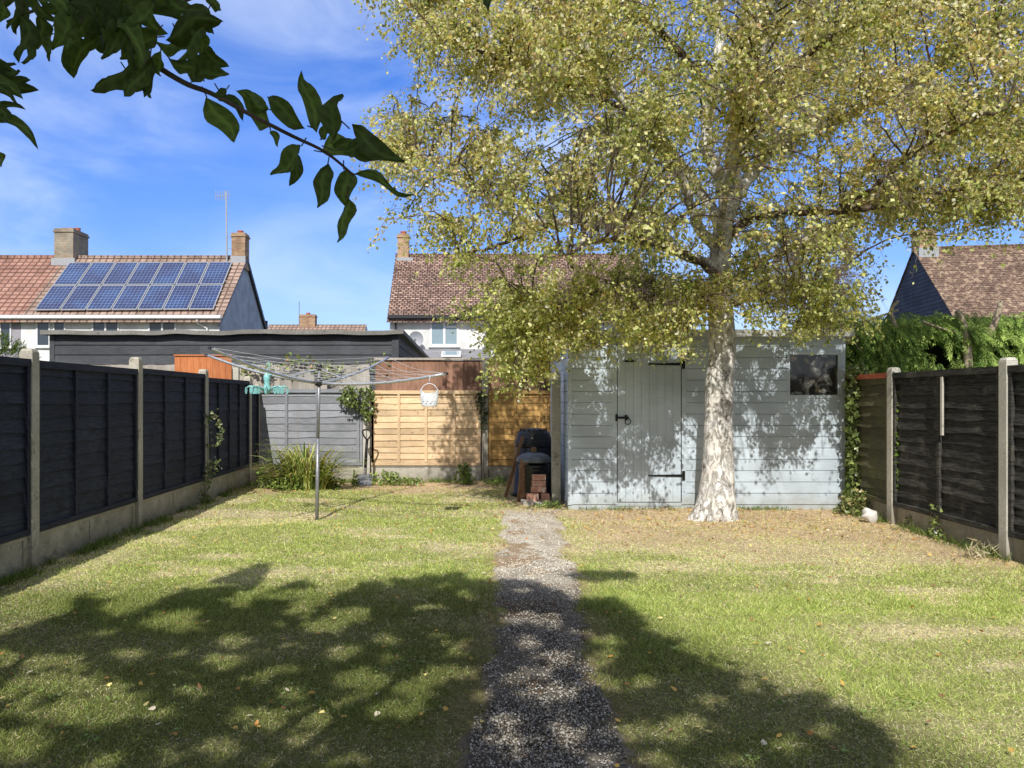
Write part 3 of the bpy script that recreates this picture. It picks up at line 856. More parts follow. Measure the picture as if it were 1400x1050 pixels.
mb = MB(); q = at(323, 503, 13.42); mb.box((q[0] - .05, 13.38, 0), (q[0] + .05, 13.46, q[2])); obj('post', mb, 'concrete_light', tp, bevel=.005)

# right fence ----------------------------------------------------------
rf = thing('weathered_fence', 'weathered black wavy board fence in pale concrete posts right of the shed', 'fence', (4.85, 8, 0))
rp = [(4.78, 2.9, 1.77), (4.78, 4.85, 1.77), (4.80, 6.76, 1.775), (4.845, 8.66, 1.765), (5.0, 10.55, 1.72)]
for k, (x, y, z) in enumerate(rp): post(x, y, z, rf, .105, 'concrete_light')
for k in range(4):
    (xa, ya, _), (xb, yb, _) = rp[k], rp[k + 1]
    lab = None; mat = 'fence_black'
    if k == 3: mat = 'fence_olive'; lab = 'algae stained panel at the ivy corner'
    lap_panel((xa + .01, ya + .055), (xb + .01, yb - .055), .21, 1.70, -1, 12, .055, mat, rf, (.5,) if k != 2 else (.52,), bw=.04, proud=.03, label=lab, topcap=(k != 3))
    gravel_board((xa + .01, ya + .055), (xb + .01, yb - .055), .20, rf, -1, 'concrete', recess=False)
mb = MB(); mb.hexa([(4.82, 8.72, 1.66), (4.90, 8.72, 1.66), (5.04, 10.5, 1.66), (4.96, 10.5, 1.66), (4.82, 8.72, 1.72), (4.90, 8.72, 1.72), (5.04, 10.5, 1.72), (4.96, 10.5, 1.72)])
obj('capping_rail', mb, 'red_rail', rf)
# pale batten nailed on the far side of the near panel
mb = MB(); mb.box((4.765, 7.65, 1.05), (4.785, 7.68, 1.64)); obj('batten', mb, 'concrete_light', rf)

# ================================================================== SHED
SY, SX0, SX1, SZ = 9.85, 1.307, 4.86, 2.25
sh = thing('garden_shed', 'pale blue grey shiplap shed behind the birch trunk', 'shed', ((SX0 + SX1) / 2, SY, 0))
def shiplap(p0, p1, z0, z1, side, parent, holes=(), name='wall'):
    p0 = np.array(p0, float); p1 = np.array(p1, float); L = np.linalg.norm(p1 - p0); d = (p1 - p0) / L
    nrm = np.array([d[1], -d[0]]) * side
    mb = MB(); z = z0; bh = .1465
    while z < z1 - .01:
        ze = min(z + bh, z1); segs = [(0, L, z, ze)]
        for (h0, h1, hz0, hz1) in holes:
            if z < hz1 and ze > hz0:
                new = []
                for (a, b, c1_, c2_) in segs:
                    if b <= h0 or a >= h1: new.append((a, b, c1_, c2_)); continue
                    if h0 - a > .01: new.append((a, h0, c1_, c2_))
                    if b - h1 > .01: new.append((h1, b, c1_, c2_))
                    if hz0 - c1_ > .004: new.append((h0, h1, c1_, hz0))
                    if c2_ - hz1 > .004: new.append((h0, h1, hz1, c2_))
                segs = new
        s_ = random.uniform(.96, 1.03)
        for (a, b, zlo, zhi) in segs:
            prof = [(-.004, z), (-.004, z + .006), (.012, z + .0062), (.014, z + .010), (.014, ze - .002), (.010, ze), (-.02, ze), (-.02, z)]
            if zlo > z + .001 or zhi < ze - .001: prof = [(.014, zlo), (.014, zhi), (-.02, zhi), (-.02, zlo)]
            vs = []
            for u in (a, b):
                q = p0 + d * u
                vs += [(q[0] + nrm[0] * o_, q[1] + nrm[1] * o_, zz) for (o_, zz) in prof]
            k = len(prof)
            fs = [(j, (j + 1) % k, k + (j + 1) % k, k + j) for j in range(k)] + [tuple(range(k))[::-1], tuple(range(k, 2 * k))]
            mb.add(vs, fs, s_)
        z = ze
    return obj(name, mb, 'shed_paint', parent)
def su(px): return (px - VX) / F * SY - SX0
wz0 = at(0, 541, SY)[2]; wz1 = at(0, 484, SY)[2]
shiplap((SX0, SY), (SX1, SY), .045, SZ, 1, sh, holes=[(su(837), su(938), 0, 2.15), (su(1078), su(1146), wz0, wz1)])
shiplap((SX0, SY + 2.1), (SX0, SY + .022), .045, 2.12, 1, sh)
shiplap((SX1, SY + .022), (SX1, SY + 2.1), .045, 2.12, 1, sh)
shiplap((SX1, SY + 2.1), (SX0, SY + 2.1), .045, 2.05, 1, sh)
mb = MB(); mb.box((SX0 - .01, SY - .005, -.02), (SX1 + .01, SY + 2.1, .043), 1); obj('floor_bearer', mb, 'shed_paint', sh)
def trim(a, b, c_=1.0):
    mb = MB(); mb.box(a, b, c_); obj('trim_board', mb, 'shed_paint', sh, bevel=.003)
class _T:
    def box(self, a, b, c_=1.0): trim(a, b, c_)
mb = _T()
mb.box((SX0 - .018, SY - .022, .045), (SX0 + .035, SY + .0, SZ - .01), 1.03); mb.box((SX1 - .04, SY - .022, .045), (SX1 + .016, SY + .0, SZ - .01), 1.03)
x = SX0 + su(837); mb.box((x, SY - .018, .05), (SX0 + su(843.2), SY + .0, 2.22), .98)
mb.box((SX0 + su(931.6), SY - .018, .05), (SX0 + su(938), SY + .0, 2.22), .98)
mb.box((SX0 + su(837), SY - .020, 2.17), (SX0 + su(938), SY + .0, 2.24), .97)
mb.box((SX0 + su(843.2), SY - .012, .03), (SX0 + su(931.6), SY + .0, .075), .97)
# door: flush vertical boards
dx0, dx1, dz0, dz1 = SX0 + su(844.2), SX0 + su(930.6), .085, 2.16
mb = MB(); nb = 8
for k in range(nb):
    a = dx0 + (dx1 - dx0) * k / nb; b = dx0 + (dx1 - dx0) * (k + 1) / nb - .0018
    mb.box((a, SY - .016 - random.uniform(0, .0008), dz0), (b, SY + .006, dz1), random.uniform(.97, 1.02))
door = obj('door', mb, 'shed_paint', sh, bevel=.0015)
for pz in (498, 650):
    mb = MB()
    zc = at(0, pz, SY)[2]; xr = SX0 + su(932.5); xl_ = SX0 + su(886)
    yy = SY - .026
    mb.hexa([(xl_, yy, zc - .008), (xr, yy, zc - .017), (xr, yy + .008, zc - .017), (xl_, yy + .008, zc - .008),
             (xl_, yy, zc + .008), (xr, yy, zc + .017), (xr, yy + .008, zc + .017), (xl_, yy + .008, zc + .008)])
    mb.box((xr + .002, yy, zc - .062), (xr + .032, yy + .006, zc + .062))
    mb.tube([(xr + .001, yy - .002, zc - .06), (xr + .001, yy - .002, zc + .06)], .008, 8)
    for u in (.2, .5, .8): mb.tube([(xl_ + (xr - xl_) * u, yy - .005, zc), (xl_ + (xr - xl_) * u, yy, zc)], .006, 8)
    obj('hinge', mb, 'iron', door)
mb = MB(); zc = at(0, 571, SY)[2]; xa = SX0 + su(841); xb = SX0 + su(859)
mb.box((xa, SY - .034, zc - .014), (xb, SY - .024, zc + .014)); mb.box((xa - .0, SY - .03, zc - .045), (xa + .028, SY - .0185, zc + .045))
mb.box((xb - .05, SY - .028, zc - .035), (xb - .018, SY - .017, zc + .035))
ring = [(xb - .012 + .036 * math.cos(a), SY - .036, zc - .05 + .036 * math.sin(a)) for a in np.linspace(0, 2 * math.pi, 18)]
mb.tube(ring, .0055, 6, cap=False); obj('latch', mb, 'iron', door)
mb = MB(); zc = at(0, 494, SY)[2]; mb.box((SX0 + su(854), SY - .028, zc - .012), (SX0 + su(866), SY - .017, zc + .012)); mb.tube([(SX0 + su(851), SY - .032, zc), (SX0 + su(868), SY - .032, zc)], .006, 8)
obj('bolt', mb, 'iron', door)
# window
fx0, fx1 = SX0 + su(1078), SX0 + su(1146)
win = MB(); fw = .035
win.box((fx0 - .01, SY - .028, wz0 - .03), (fx1 + .01, SY - .0, wz0 + .01)); win.box((fx0 - .01, SY - .024, wz1 - .01), (fx1 + .01, SY, wz1 + .03))
win.box((fx0 - .012, SY - .022, wz0 + .01), (fx0 + .012, SY, wz1 - .01)); win.box((fx1 - .012, SY - .022, wz0 + .01), (fx1 + .03, SY, wz1 - .01))
wf = obj('window', win, 'shed_paint', sh, bevel=.003)
g = MB(); g.add([(fx0, SY + .008, wz0), (fx1, SY + .008, wz0), (fx1, SY + .008, wz1), (fx0, SY + .008, wz1)], [(0, 1, 2, 3)]); obj('pane', g, 'shed_glass', wf)
# roof: pent roof falling to the back
mb = MB()
mb.hexa([(SX0 - .08, SY - .10, SZ + .02), (SX1 + .08, SY - .10, SZ + .02), (SX1 + .08, SY + 2.2, 2.10), (SX0 - .08, SY + 2.2, 2.10),
         (SX0 - .08, SY - .10, SZ + .045), (SX1 + .08, SY - .10, SZ + .045), (SX1 + .08, SY + 2.2, 2.125), (SX0 - .08, SY + 2.2, 2.125)])
rfo = obj('roof', mb, 'felt', sh)
mb = MB(); mb.box((SX0 - .085, SY - .122, SZ - .035), (SX1 + .085, SY - .102, SZ + .055)); obj('fascia', mb, 'shed_edge', rfo, bevel=.003)
mb = MB(); mb.box((SX0 + .002, SY + .002, SZ - .02), (SX1 - .002, SY + .02, SZ + .019), .9); obj('top_rail', mb, 'shed_paint', sh)

# leaning concrete post left of the shed
lp = thing('concrete_post', 'mottled freestanding concrete post left of the shed', 'post', (at(760, 0, 10.2)[0], 10.2, 0))
xq = at(760, 0, 10.2)[0]
post(xq, 10.2, 1.78, lp, .115, 'concrete', name='shaft')

# ================================================================== BIRCH
TY = 9.1
birch = thing('birch_tree', 'tall silver birch with yellowing leaves and gnarled pale trunk before the shed', 'tree', (3.0, TY, 0))
def tp_(px, py, Y=TY): return at(px, py, Y)
def smoothpath(pts, n=6):
    pts = [np.array(p, float) for p in pts]
    out = []
    for i in range(len(pts) - 1):
        p0 = pts[max(i - 1, 0)]; p1 = pts[i]; p2 = pts[i + 1]; p3 = pts[min(i + 2, len(pts) - 1)]
        for k in range(n):
            u = k / n
            out.append(.5 * ((2 * p1) + (-p0 + p2) * u + (2 * p0 - 5 * p1 + 4 * p2 - p3) * u * u + (-p0 + 3 * p1 - 3 * p2 + p3) * u ** 3))
    out.append(pts[-1]); return out
# trunk with lumpy radius
tr_pts = smoothpath([tp_(977, 716), tp_(979, 690), tp_(982, 640), tp_(982, 580), tp_(984, 520), tp_(987, 470), tp_(984, 400), tp_(986, 330), tp_(1000, 262)], 9)
tr_pts[0][2] = -.12
zz = np.array([p[2] for p in tr_pts])
rad = np.interp(zz, [-.12, 0, .06, .16, .3, .5, 1.0, 1.6, 2.1, 2.6, 3.3, 3.9], [.34, .27, .245, .22, .20, .185, .165, .155, .155, .14, .12, .105])
mb = MB(); S = 40; vs = []
for i, p in enumerate(tr_pts):
    for k in range(S):
        a = 2 * math.pi * k / S
        fl_ = math.exp(-max(zz[i], 0) / .28)
        r = rad[i] * (1 + .16 * (float(fbm(math.cos(a) * 1.6 + 9, math.sin(a) * 1.6 + zz[i] * 1.3, 5)) - .5) * 2 * .6
                      + fl_ * .18 * max(0, math.sin(a * 3 + 3.6)) ** 1.5 + .05 * (float(vnoise(a * 4 + 3, zz[i] * 5, 4)) - .5))
        if zz[i] < .5: r *= 1 + .10 * math.cos(a - math.pi) * fl_
        vs.append((p[0] + r * math.cos(a), p[1] + r * math.sin(a), p[2]))
fs = [(i * S + k, i * S + (k + 1) % S, (i + 1) * S + (k + 1) % S, (i + 1) * S + k) for i in range(len(tr_pts) - 1) for k in range(S)]
mb.add(vs, fs)
obj('trunk', mb, 'birch', birch, smooth=True)
# scars / knots sticking out
limbs = []   # (points, r0, r1)
def limb(pts, r0, r1): limbs.append((smoothpath(pts, 6), r0, r1))
top = tp_(1000, 262)
limb([tp_(1000, 270), tp_(1004, 200), tp_(1012, 120), tp_(1020, 57), tp_(1025, -40, 9.2), tp_(1015, -160, 9.3), tp_(1020, -290, 9.3)], .11, .03)
limb([tp_(996, 285), tp_(978, 230), tp_(966, 195, 9.2), tp_(975, 120, 9.4), tp_(983, 38, 9.5), tp_(965, -60, 9.7), tp_(940, -170, 9.9)], .09, .02)
limb([tp_(998, 290), tp_(1022, 245), tp_(1071, 190, 8.9), tp_(1128, 171, 8.7), tp_(1216, 130, 8.5), tp_(1300, 80, 8.3), tp_(1360, 40, 8.1)], .085, .018)
limb([tp_(988, 330), tp_(1030, 297, 9.0), tp_(1090, 290, 8.8), tp_(1151, 290, 8.6), tp_(1216, 278, 8.5), tp_(1290, 262, 8.3), tp_(1350, 270, 8.2)], .055, .012)
limb([tp_(985, 350), tp_(952, 300, 9.0), tp_(938, 259, 8.8), tp_(900, 198, 8.6), tp_(850, 140, 8.3), tp_(800, 60, 8.0), tp_(760, -30, 7.8)], .07, .015)
limb([tp_(984, 372), tp_(900, 330, 8.8), tp_(820, 300, 8.5), tp_(740, 303, 8.3), tp_(652, 263, 8.2), tp_(600, 225, 8.2), tp_(560, 205, 8.2)], .06, .010)
limb([tp_(760, 303, 8.35), tp_(720, 320, 8.25), tp_(675, 338, 8.1), tp_(630, 350, 8.0)], .025, .008)
limb([tp_(984, 400), tp_(1020, 370, 9.4), tp_(1060, 350, 9.8), tp_(1110, 330, 10.3), tp_(1150, 300, 10.8)], .05, .012)
limb([tp_(986, 300), tp_(1000, 240, 9.6), tp_(1040, 170, 10.2), tp_(1100, 90, 10.8), tp_(1150, 10, 11.2)], .07, .014)
limb([tp_(986, 310), tp_(950, 250, 9.6), tp_(900, 180, 10.3), tp_(840, 110, 10.9), tp_(790, 40, 11.3)], .065, .012)
limb([tp_(984, 345), tp_(990, 280, 8.5), tp_(1010, 200, 7.9), tp_(1040, 90, 7.4), tp_(1070, -40, 7.0)], .06, .012)
limb([tp_(984, 380), tp_(940, 350, 8.6), tp_(880, 330, 8.0), tp_(820, 330, 7.6), tp_(770, 350, 7.4)], .045, .010)
limb([tp_(1006, 190), tp_(1060, 120), tp_(1090, 85), tp_(1160, 38, 8.9), tp_(1240, 10, 8.7), tp_(1330, -20, 8.5)], .05, .012)
limb([tp_(975, 130, 9.4), tp_(920, 60, 9.2), tp_(840, 0, 8.9), tp_(740, -50, 8.6), tp_(640, -60, 8.4), tp_(580, -20, 8.3)], .05, .010)
limb([tp_(860, 150, 8.35), tp_(760, 110, 8.0), tp_(680, 80, 7.8), tp_(600, 50, 7.7)], .03, .008)
limb([tp_(986, 400), tp_(950, 420, 8.8), tp_(890, 400, 8.4), tp_(820, 400, 8.2), tp_(760, 420, 8.5), tp_(720, 450, 8.9)], .045, .010)
limb([tp_(986, 420), tp_(1040, 400, 8.8), tp_(1090, 390, 8.5), tp_(1140, 400, 8.6)], .045, .010)
limb([tp_(1151, 290, 8.6), tp_(1200, 250, 8.1), tp_(1260, 200, 7.7), tp_(1340, 160, 7.4), tp_(1440, 130, 7.2)], .03, .010)
limb([tp_(1216, 130, 8.5), tp_(1300, 150, 8.8), tp_(1400, 180, 9.2), tp_(1500, 200, 9.6)], .03, .010)
nodes = []
for (pts, r0, r1) in limbs:
    m_ = MB(); n_ = len(pts)
    jit = [p + np.array([random.gauss(0, .012), random.gauss(0, .012), random.gauss(0, .012)]) for p in pts]
    jit[0] = pts[0]
    m_.tube(jit, [r0 * (1 - i / (n_ - 1)) ** .85 + r1 * (i / (n_ - 1)) for i in range(n_)], 10)
    obj('limb', m_, 'birch' if r0 > .055 else 'bark_brown', birch, smooth=True)
    for i, p in enumerate(pts):
        if i > 4: nodes.append((p, r0 + (r1 - r0) * i / n_))
NP = np.array([p for p, r in nodes])

CROWN = [(505, -20), (560, 40), (585, 95), (560, 150), (530, 165), (520, 235), (535, 290), (595, 318), (590, 370), (640, 395), (660, 440), (700, 470), (705, 545), (750, 548),
         (765, 470), (800, 500), (835, 480), (880, 470), (915, 500), (945, 510), (955, 455), (1020, 440), (1065, 452), (1100, 470), (1160, 465),
         (1165, 380), (1190, 330), (1240, 310), (1270, 335), (1330, 320), (1350, 260), (1420, 320), (1500, 320), (1560, 200), (1540, -20)]
def crown_targets(n):
    out = []
    while len(out) < n:
        if RNG.random() < .80:
            px = RNG.uniform(490, 1520); py = RNG.uniform(-20, 570)
            if not inpoly(np.array([px]), np.array([py]), CROWN)[0]: continue
            Xc = (px - VX) / F * 9.0
            hd = 2.7 * math.sqrt(max(.08, 1 - ((Xc - 3.2) / 4.9) ** 2))
            Y = 9.1 + hd * RNG.uniform(-1, .85)
            if py > 380: Y = 9.0 + RNG.uniform(-1.0, .5)
            p = at(px, py, Y)
            if px > 1080 and RNG.random() < .08: continue
            if 560 < px < 760 and 250 < py < 350 and RNG.random() < .55: continue
            if 585 < px < 775 and 330 < py < 440 and RNG.random() < .5: continue
            if 925 < px < 1050 and 150 < py < 460 and p[1] < 9.15 and RNG.random() < .45: continue
            if py < 330 and fbm(np.array([px / 75.]), np.array([py / 60.]), 151, 2)[0] < .31: continue
        else:
            a = RNG.uniform(0, 2 * math.pi); zc = RNG.uniform(5.4, 9.2)
            R_ = 3.6 * math.sqrt(max(0, 1 - ((zc - 5.0) / 4.4) ** 2)) * math.sqrt(RNG.random())
            p = np.array([3.2 + R_ * math.cos(a), 9.1 + R_ * math.sin(a), zc])
        if p[1] + 1.05 * p[2] < 9.95: continue
        if p[2] < 2.6 and p[0] > 1.25 and p[1] > 9.5: p[1] = 9.5 - RNG.random() * .6
        out.append(p)
    return out
def low_targets(n):
    out = []
    while len(out) < n:
        px = RNG.uniform(590, 1170); py = RNG.uniform(375, 545)
        if not inpoly(np.array([px]), np.array([py]), CROWN)[0]: continue
        if 950 < px < 1010 and py > 400: continue
        if px < 770 and py < 440 and RNG.random() < .62: continue
        p = at(px, py, 8.9 + RNG.uniform(-.9, .5))
        if p[2] < 2.7 and p[0] > 1.2 and p[1] > 9.3: p[1] = 9.3
        if p[1] + 1.05 * p[2] < 9.9: continue
        out.append(p)
    return out
def box_targets(n, x0, x1, y0, y1, ya, yb):
    return [at(RNG.uniform(x0, x1), RNG.uniform(y0, y1), RNG.uniform(ya, yb)) for _ in range(n)]
targets = crown_targets(1080) + low_targets(135) + box_targets(12, 610, 790, 345, 445, 8.0, 9.6) + box_targets(9, 1185, 1300, 285, 335, 8.0, 9.3) + box_targets(10, 1290, 1420, 250, 300, 8.0, 9.6) + box_targets(44, 1200, 1450, -10, 300, 7.6, 10.4) + box_targets(26, 785, 935, 420, 485, 8.7, 9.3) + box_targets(26, 690, 758, 440, 525, 8.8, 9.5) + box_targets(14, 1020, 1160, 425, 455, 8.7, 9.3)
bt = MB(); tw = MB(); LC = []; LA = []
trunk_ax = np.array([3.05, TY])
for p in targets:
    d2 = ((NP - p) ** 2).sum(1) + np.maximum(0, NP[:, 2] - p[2]) * 1.5
    j = int(np.argmin(d2 + RNG.random(len(d2)) * .25)); q = NP[j]
    mid = (p + q) / 2 + np.array([RNG.normal(0, .08), RNG.normal(0, .08), .12 + .12 * np.linalg.norm(p - q)])
    path = smoothpath([q, mid, p], 4)
    L = np.linalg.norm(p - q)
    path = [pp + RNG.normal(0, .012, 3) * (0 < i < len(path) - 1) for i, pp in enumerate(path)]
    bt.tube(path, list(np.linspace(min(.016, .006 + .006 * L), .004, len(path))), 4, cap=False)
    out = p - np.array([3.05, TY, p[2]]); out /= (np.linalg.norm(out) + 1e-6)
    nt_ = int(RNG.integers(9, 17)) if p[2] < 6.6 else 7
    low = p[2] < 2.7
    for _ in range(nt_):
        k = RNG.random() ** .6
        idx = min(int(k * (len(path) - 1)), len(path) - 1)
        s0 = path[idx] + RNG.normal(0, .02, 3)
        az = RNG.uniform(0, 2 * math.pi); sp = RNG.uniform(.10, .42)
        dirh = np.array([math.cos(az), math.sin(az), 0]) * sp + out * .12
        dl = RNG.uniform(.15, .62) * (.7 if low else 1)
        e = s0 + dirh + np.array([0, 0, -dl * .75 + .06]); m1 = s0 + dirh * .6 + np.array([0, 0, .05 - dl * .15])
        if e[1] > SY - .15 and e[2] < SZ + .15 and e[0] > SX0 - .1: e[1] = SY - .2
        if m1[1] > SY - .15 and m1[2] < SZ + .15 and m1[0] > SX0 - .1: m1[1] = SY - .2
        tw.tube([s0, m1, e], [.0028, .002, .001], 3, cap=False)
        nl = int(RNG.integers(14, 31))
        u = RNG.random(nl) ** .8
        P = np.where(u[:, None] < .5, s0 + (m1 - s0) * (u * 2)[:, None], m1 + (e - m1) * ((u - .5) * 2)[:, None])
        LC.append(P + RNG.normal(0, .026, (nl, 3)) + np.array([0, 0, -.012]))
LC = np.concatenate(LC); n = len(LC)
ts = (SY - LC[:, 1]) / 1.05; xs_, zs_ = LC[:, 0] + .16 * ts, LC[:, 2] - ts
fl_m = fbm(xs_ * 4.6 + 2, zs_ * 4.6, 131, 3)
thr = .515 + .08 * sstep(.9, 2.0, zs_) + .07 * (vnoise(xs_ * 1.1, zs_ * 1.3, 133) - .5)
cull = (xs_ > SX0 - .1) & (xs_ < SX1 + .1) & (zs_ > 0) & (zs_ < 2.4) & (ts > 0) & (fl_m > thr)  # crown thinned on purpose so sun patches land on the shed front
cull &= ~((LC[:, 2] < 2.4) & (RNG.random(n) < .5))
cull |= (zs_ > -.1) & (zs_ < .75) & (xs_ > 3.4) & (xs_ < SX1 + .2) & (ts > 0) & (RNG.random(n) < .4)
LC = LC[~cull]; n = len(LC)
LC[:, 1] = np.where((LC[:, 1] > SY - .06) & (LC[:, 2] < SZ + .12) & (LC[:, 0] > SX0 - .05), SY - .08 - RNG.random(n) * .1, LC[:, 1])
# leaf colours vary in large clumps: yellower outside, greener inside and low
cl = fbm(LC[:, 0] * 1.1 + 3, LC[:, 2] * 1.1 + LC[:, 1] * .7, 91, 3)
yel = pick([(.76, .66, .27), (.68, .61, .30), (.86, .79, .50), (.56, .38, .19), (.82, .75, .60)], [2.6, 4, 2, .9, 2], n, .2)
grn = pick([(.40, .44, .14), (.54, .56, .20), (.20, .26, .07), (.66, .66, .32)], [2.6, 3, 1.8, 2], n, .2)
fy = np.clip(.40 + (cl - .5) * 1.7, .12, .85) - .12 * (LC[:, 2] < 2.9)
gain = 1.06 + .20 * sstep(3.3, 2.5, LC[:, 2])  # lower leaves painted lighter to offset the shade of the crown above
cc = np.clip(np.where((RNG.random(n) < fy)[:, None], yel, grn) * gain[:, None], 0, .93)
ax = rdir(n, -.9, .6)
sz = RNG.uniform(.023, .055, n) * np.where(RNG.random(n) < .08, 1.25, 1)
obj('branches', bt, 'bark_brown', birch)
obj('twigs', tw, 'twig', birch)
o = scatter('crown', LC, ax, rdir(n), sz, sz * RNG.uniform(.62, .85, n), cc, *DIAMOND, M['leaf'], birch)
print('birch leaves', n)

# ================================================================== APPLE TREE overhead, behind the camera
apple = thing('apple_tree', 'dark leafed apple tree reaching over the top left of the lawn', 'tree', (-1.9, -1.7, 0))
SH = [(-260, 900), (-100, 880), (0, 872), (75, 846), (125, 824), (150, 850), (195, 838), (240, 812), (290, 795), (372, 768), (352, 800), (300, 822), (330, 838), (412, 792), (425, 805), (375, 840), (420, 845),
      (450, 824), (500, 800), (540, 795), (575, 790), (625, 783), (690, 795), (735, 800), (783, 822), (840, 820), (885, 855), (945, 896), (1000, 905), (1042, 928), (1060, 955), (1116, 945), (1202, 993), (1222, 1020), (1215, 1100), (1250, 1250), (1200, 1500), (-600, 1500), (-900, 1200)]
SMALL = [(777, 780, 868, 792), (100, 815, 150, 830)]
HOLES = [(240, 851, 30, 7), (300, 900, 26, 7), (318, 872, 14, 6), (95, 935, 75, 13), (110, 975, 62, 13), (165, 955, 40, 9), (205, 972, 38, 8), (25, 1020, 40, 16), (10, 935, 30, 8), (365, 982, 30, 10),
         (436, 980, 20, 16), (412, 1010, 25, 8), (300, 1018, 22, 8), (230, 1028, 22, 7), (497, 930, 32, 10), (565, 940, 26, 9), (588, 920, 12, 6), (620, 882, 16, 8), (628, 918, 26, 6),
         (478, 838, 22, 7), (440, 853, 26, 6), (548, 968, 24, 8), (490, 1040, 28, 8), (600, 1035, 24, 8), (85, 905, 30, 6), (20, 905, 26, 5), (530, 872, 14, 4), (350, 925, 16, 4), (405, 945, 18, 5),
         (863, 999, 28, 8), (920, 1003, 26, 8), (1074, 1016, 24, 8), (950, 985, 16, 5), (975, 958, 14, 4), (1010, 1035, 20, 6), (900, 1035, 18, 6), (702, 1020, 26, 12), (690, 985, 18, 7), (752, 947, 30, 9),
         (735, 922, 20, 6), (775, 1000, 20, 8), (720, 880, 14, 6), (745, 850, 18, 5), (705, 845, 14, 5), (765, 900, 16, 5), (820, 1040, 24, 8), (660, 950, 12, 6), (150, 1040, 28, 7), (370, 1044, 20, 5), (560, 1005, 18, 6),
         (30, 975, 20, 5), (270, 945, 22, 5), (470, 890, 18, 5), (180, 892, 20, 4), (1130, 1000, 18, 4), (830, 900, 12, 5), (880, 930, 12, 4)]
def shade_ok(px, py):
    r = inpoly(px, py, SH)
    for (a, b, c_, d_) in SMALL: r |= ((px - (a + c_) / 2) / ((c_ - a) / 2)) ** 2 + ((py - (b + d_) / 2) / ((d_ - b) / 2)) ** 2 < 1
    for (cx, cy, rx, ry) in HOLES:
        wob = 1 + (vnoise(px / 9, py / 5, 3) - .5) * 1.3
        r &= ~(((px - cx) / (rx * 1.2 + 7)) ** 2 + ((py - cy) / (ry * 1.2 + 6)) ** 2 < wob)
    return r
n0 = 150000
G_Y = RNG.uniform(1.7, 6.6, n0); G_X = RNG.uniform(-5.2, 2.6, n0)
ppx = VX + F * G_X / G_Y; ppy = VY + F * H / G_Y
jx = RNG.normal(0, 3, n0); jy = RNG.normal(0, 2, n0)
ok = shade_ok(ppx + jx, ppy + jy)
ok &= fbm(G_X * 5, G_Y * 5, 95, 3) < .66
G_X, G_Y = G_X[ok], G_Y[ok]
zmin = np.maximum(2.6, (1.42 + .34 + .524 * G_Y) / 1.55 + .05)
lz = zmin + RNG.random(len(G_X)) ** 1.2 * (5.0 - zmin)
P = np.stack([G_X - .16 * lz, G_Y - 1.05 * lz, lz], 1)
k = RNG.random(len(P)) < .52
P = P[k]
k = RNG.random(len(G_X)) < .55
lz = 5.0 + RNG.random(len(G_X)) * 2.6
P = np.concatenate([P, np.stack([G_X - .16 * lz, G_Y - 1.05 * lz, lz], 1)[k]]); n = len(P)  # higher unseen leaf layer, added to keep overhead sky light off the lawn
print('apple leaves', n)
cc = pick([(.05, .085, .02), (.075, .12, .025), (.12, .15, .04)], [3, 3, .6], n, .2)
scatter('crown', P, rdir(n, -.3), rdir(n, .8), RNG.uniform(.055, .085, n), RNG.uniform(.035, .05, n), cc, *BIRCHLEAF, M['leaf_dark'], apple)
tb = MB()
tb.tube(smoothpath([(-1.9, -1.7, -.1), (-1.85, -1.72, .6), (-1.95, -1.6, 1.3), (-1.8, -1.55, 2.0)], 5), list(np.linspace(.16, .11, 16)), 14)
obj('trunk', tb, 'bark_brown', apple, smooth=True)
for pts, r0 in ([(-1.8, -1.55, 1.95), (-1.6, -1.1, 2.7), (-1.2, -.5, 3.5), (-.6, .3, 4.3)], .08), ([(-1.8, -1.55, 1.95), (-2.2, -1.0, 2.8), (-2.8, -.2, 3.5), (-3.3, .6, 4.2)], .08), \
        ([(-1.8, -1.55, 1.95), (-1.1, -1.6, 2.9), (0, -1.4, 3.6), (1.0, -1.2, 4.2)], .07), ([(-1.75, -1.4, 2.0), (-1.5, -.6, 2.5), (-1.3, .2, 2.75), (-1.1, .8, 2.6), (-.95, 1.0, 2.25)], .05):
    m_ = MB(); pp = smoothpath(pts, 6); m_.tube(pp, list(np.linspace(r0, .012, len(pp))), 8); obj('limb', m_, 'bark_brown', apple, smooth=True)

# the near spray, leaf by leaf (px, py of stalk end, px, py of tip, width px, depth m)
D0 = 1.05
spray = MB()
br = smoothpath([at(100, -60, 1.12), at(150, 20, 1.10), at(200, 78, 1.08), at(250, 112, 1.06), at(290, 128, 1.05), at(345, 158, 1.04), at(400, 186, 1.03), at(445, 208, 1.02), at(484, 240, 1.02)], 5)
spray.tube(br, list(np.linspace(.0052, .0016, len(br))), 7)
spray.tube(smoothpath([at(100, -60, 1.12)] + [(-.62, .95, 2.15), (-.8, .97, 2.22), (-.95, 1.0, 2.25)], 4), list(np.linspace(.005, .012, 13)), 7)
spray.tube(smoothpath([at(-90, 60, 1.12), at(-40, 100, 1.1), at(10, 120, 1.1)], 4), .003, 6)
spray.tube(smoothpath([at(-90, 60, 1.12), (-.95, 1.05, 2.1), (-.95, 1.0, 2.25)], 4), .005, 6)
spray.tube(smoothpath([at(150, 20, 1.10), at(215, 15, 1.09), at(280, -10, 1.08)], 4), .0022, 6)
spray.tube(smoothpath([at(120, 0, 1.10), at(60, 10, 1.1), at(10, 30, 1.12)], 4), .0022, 6)
_L = random.Random(4)
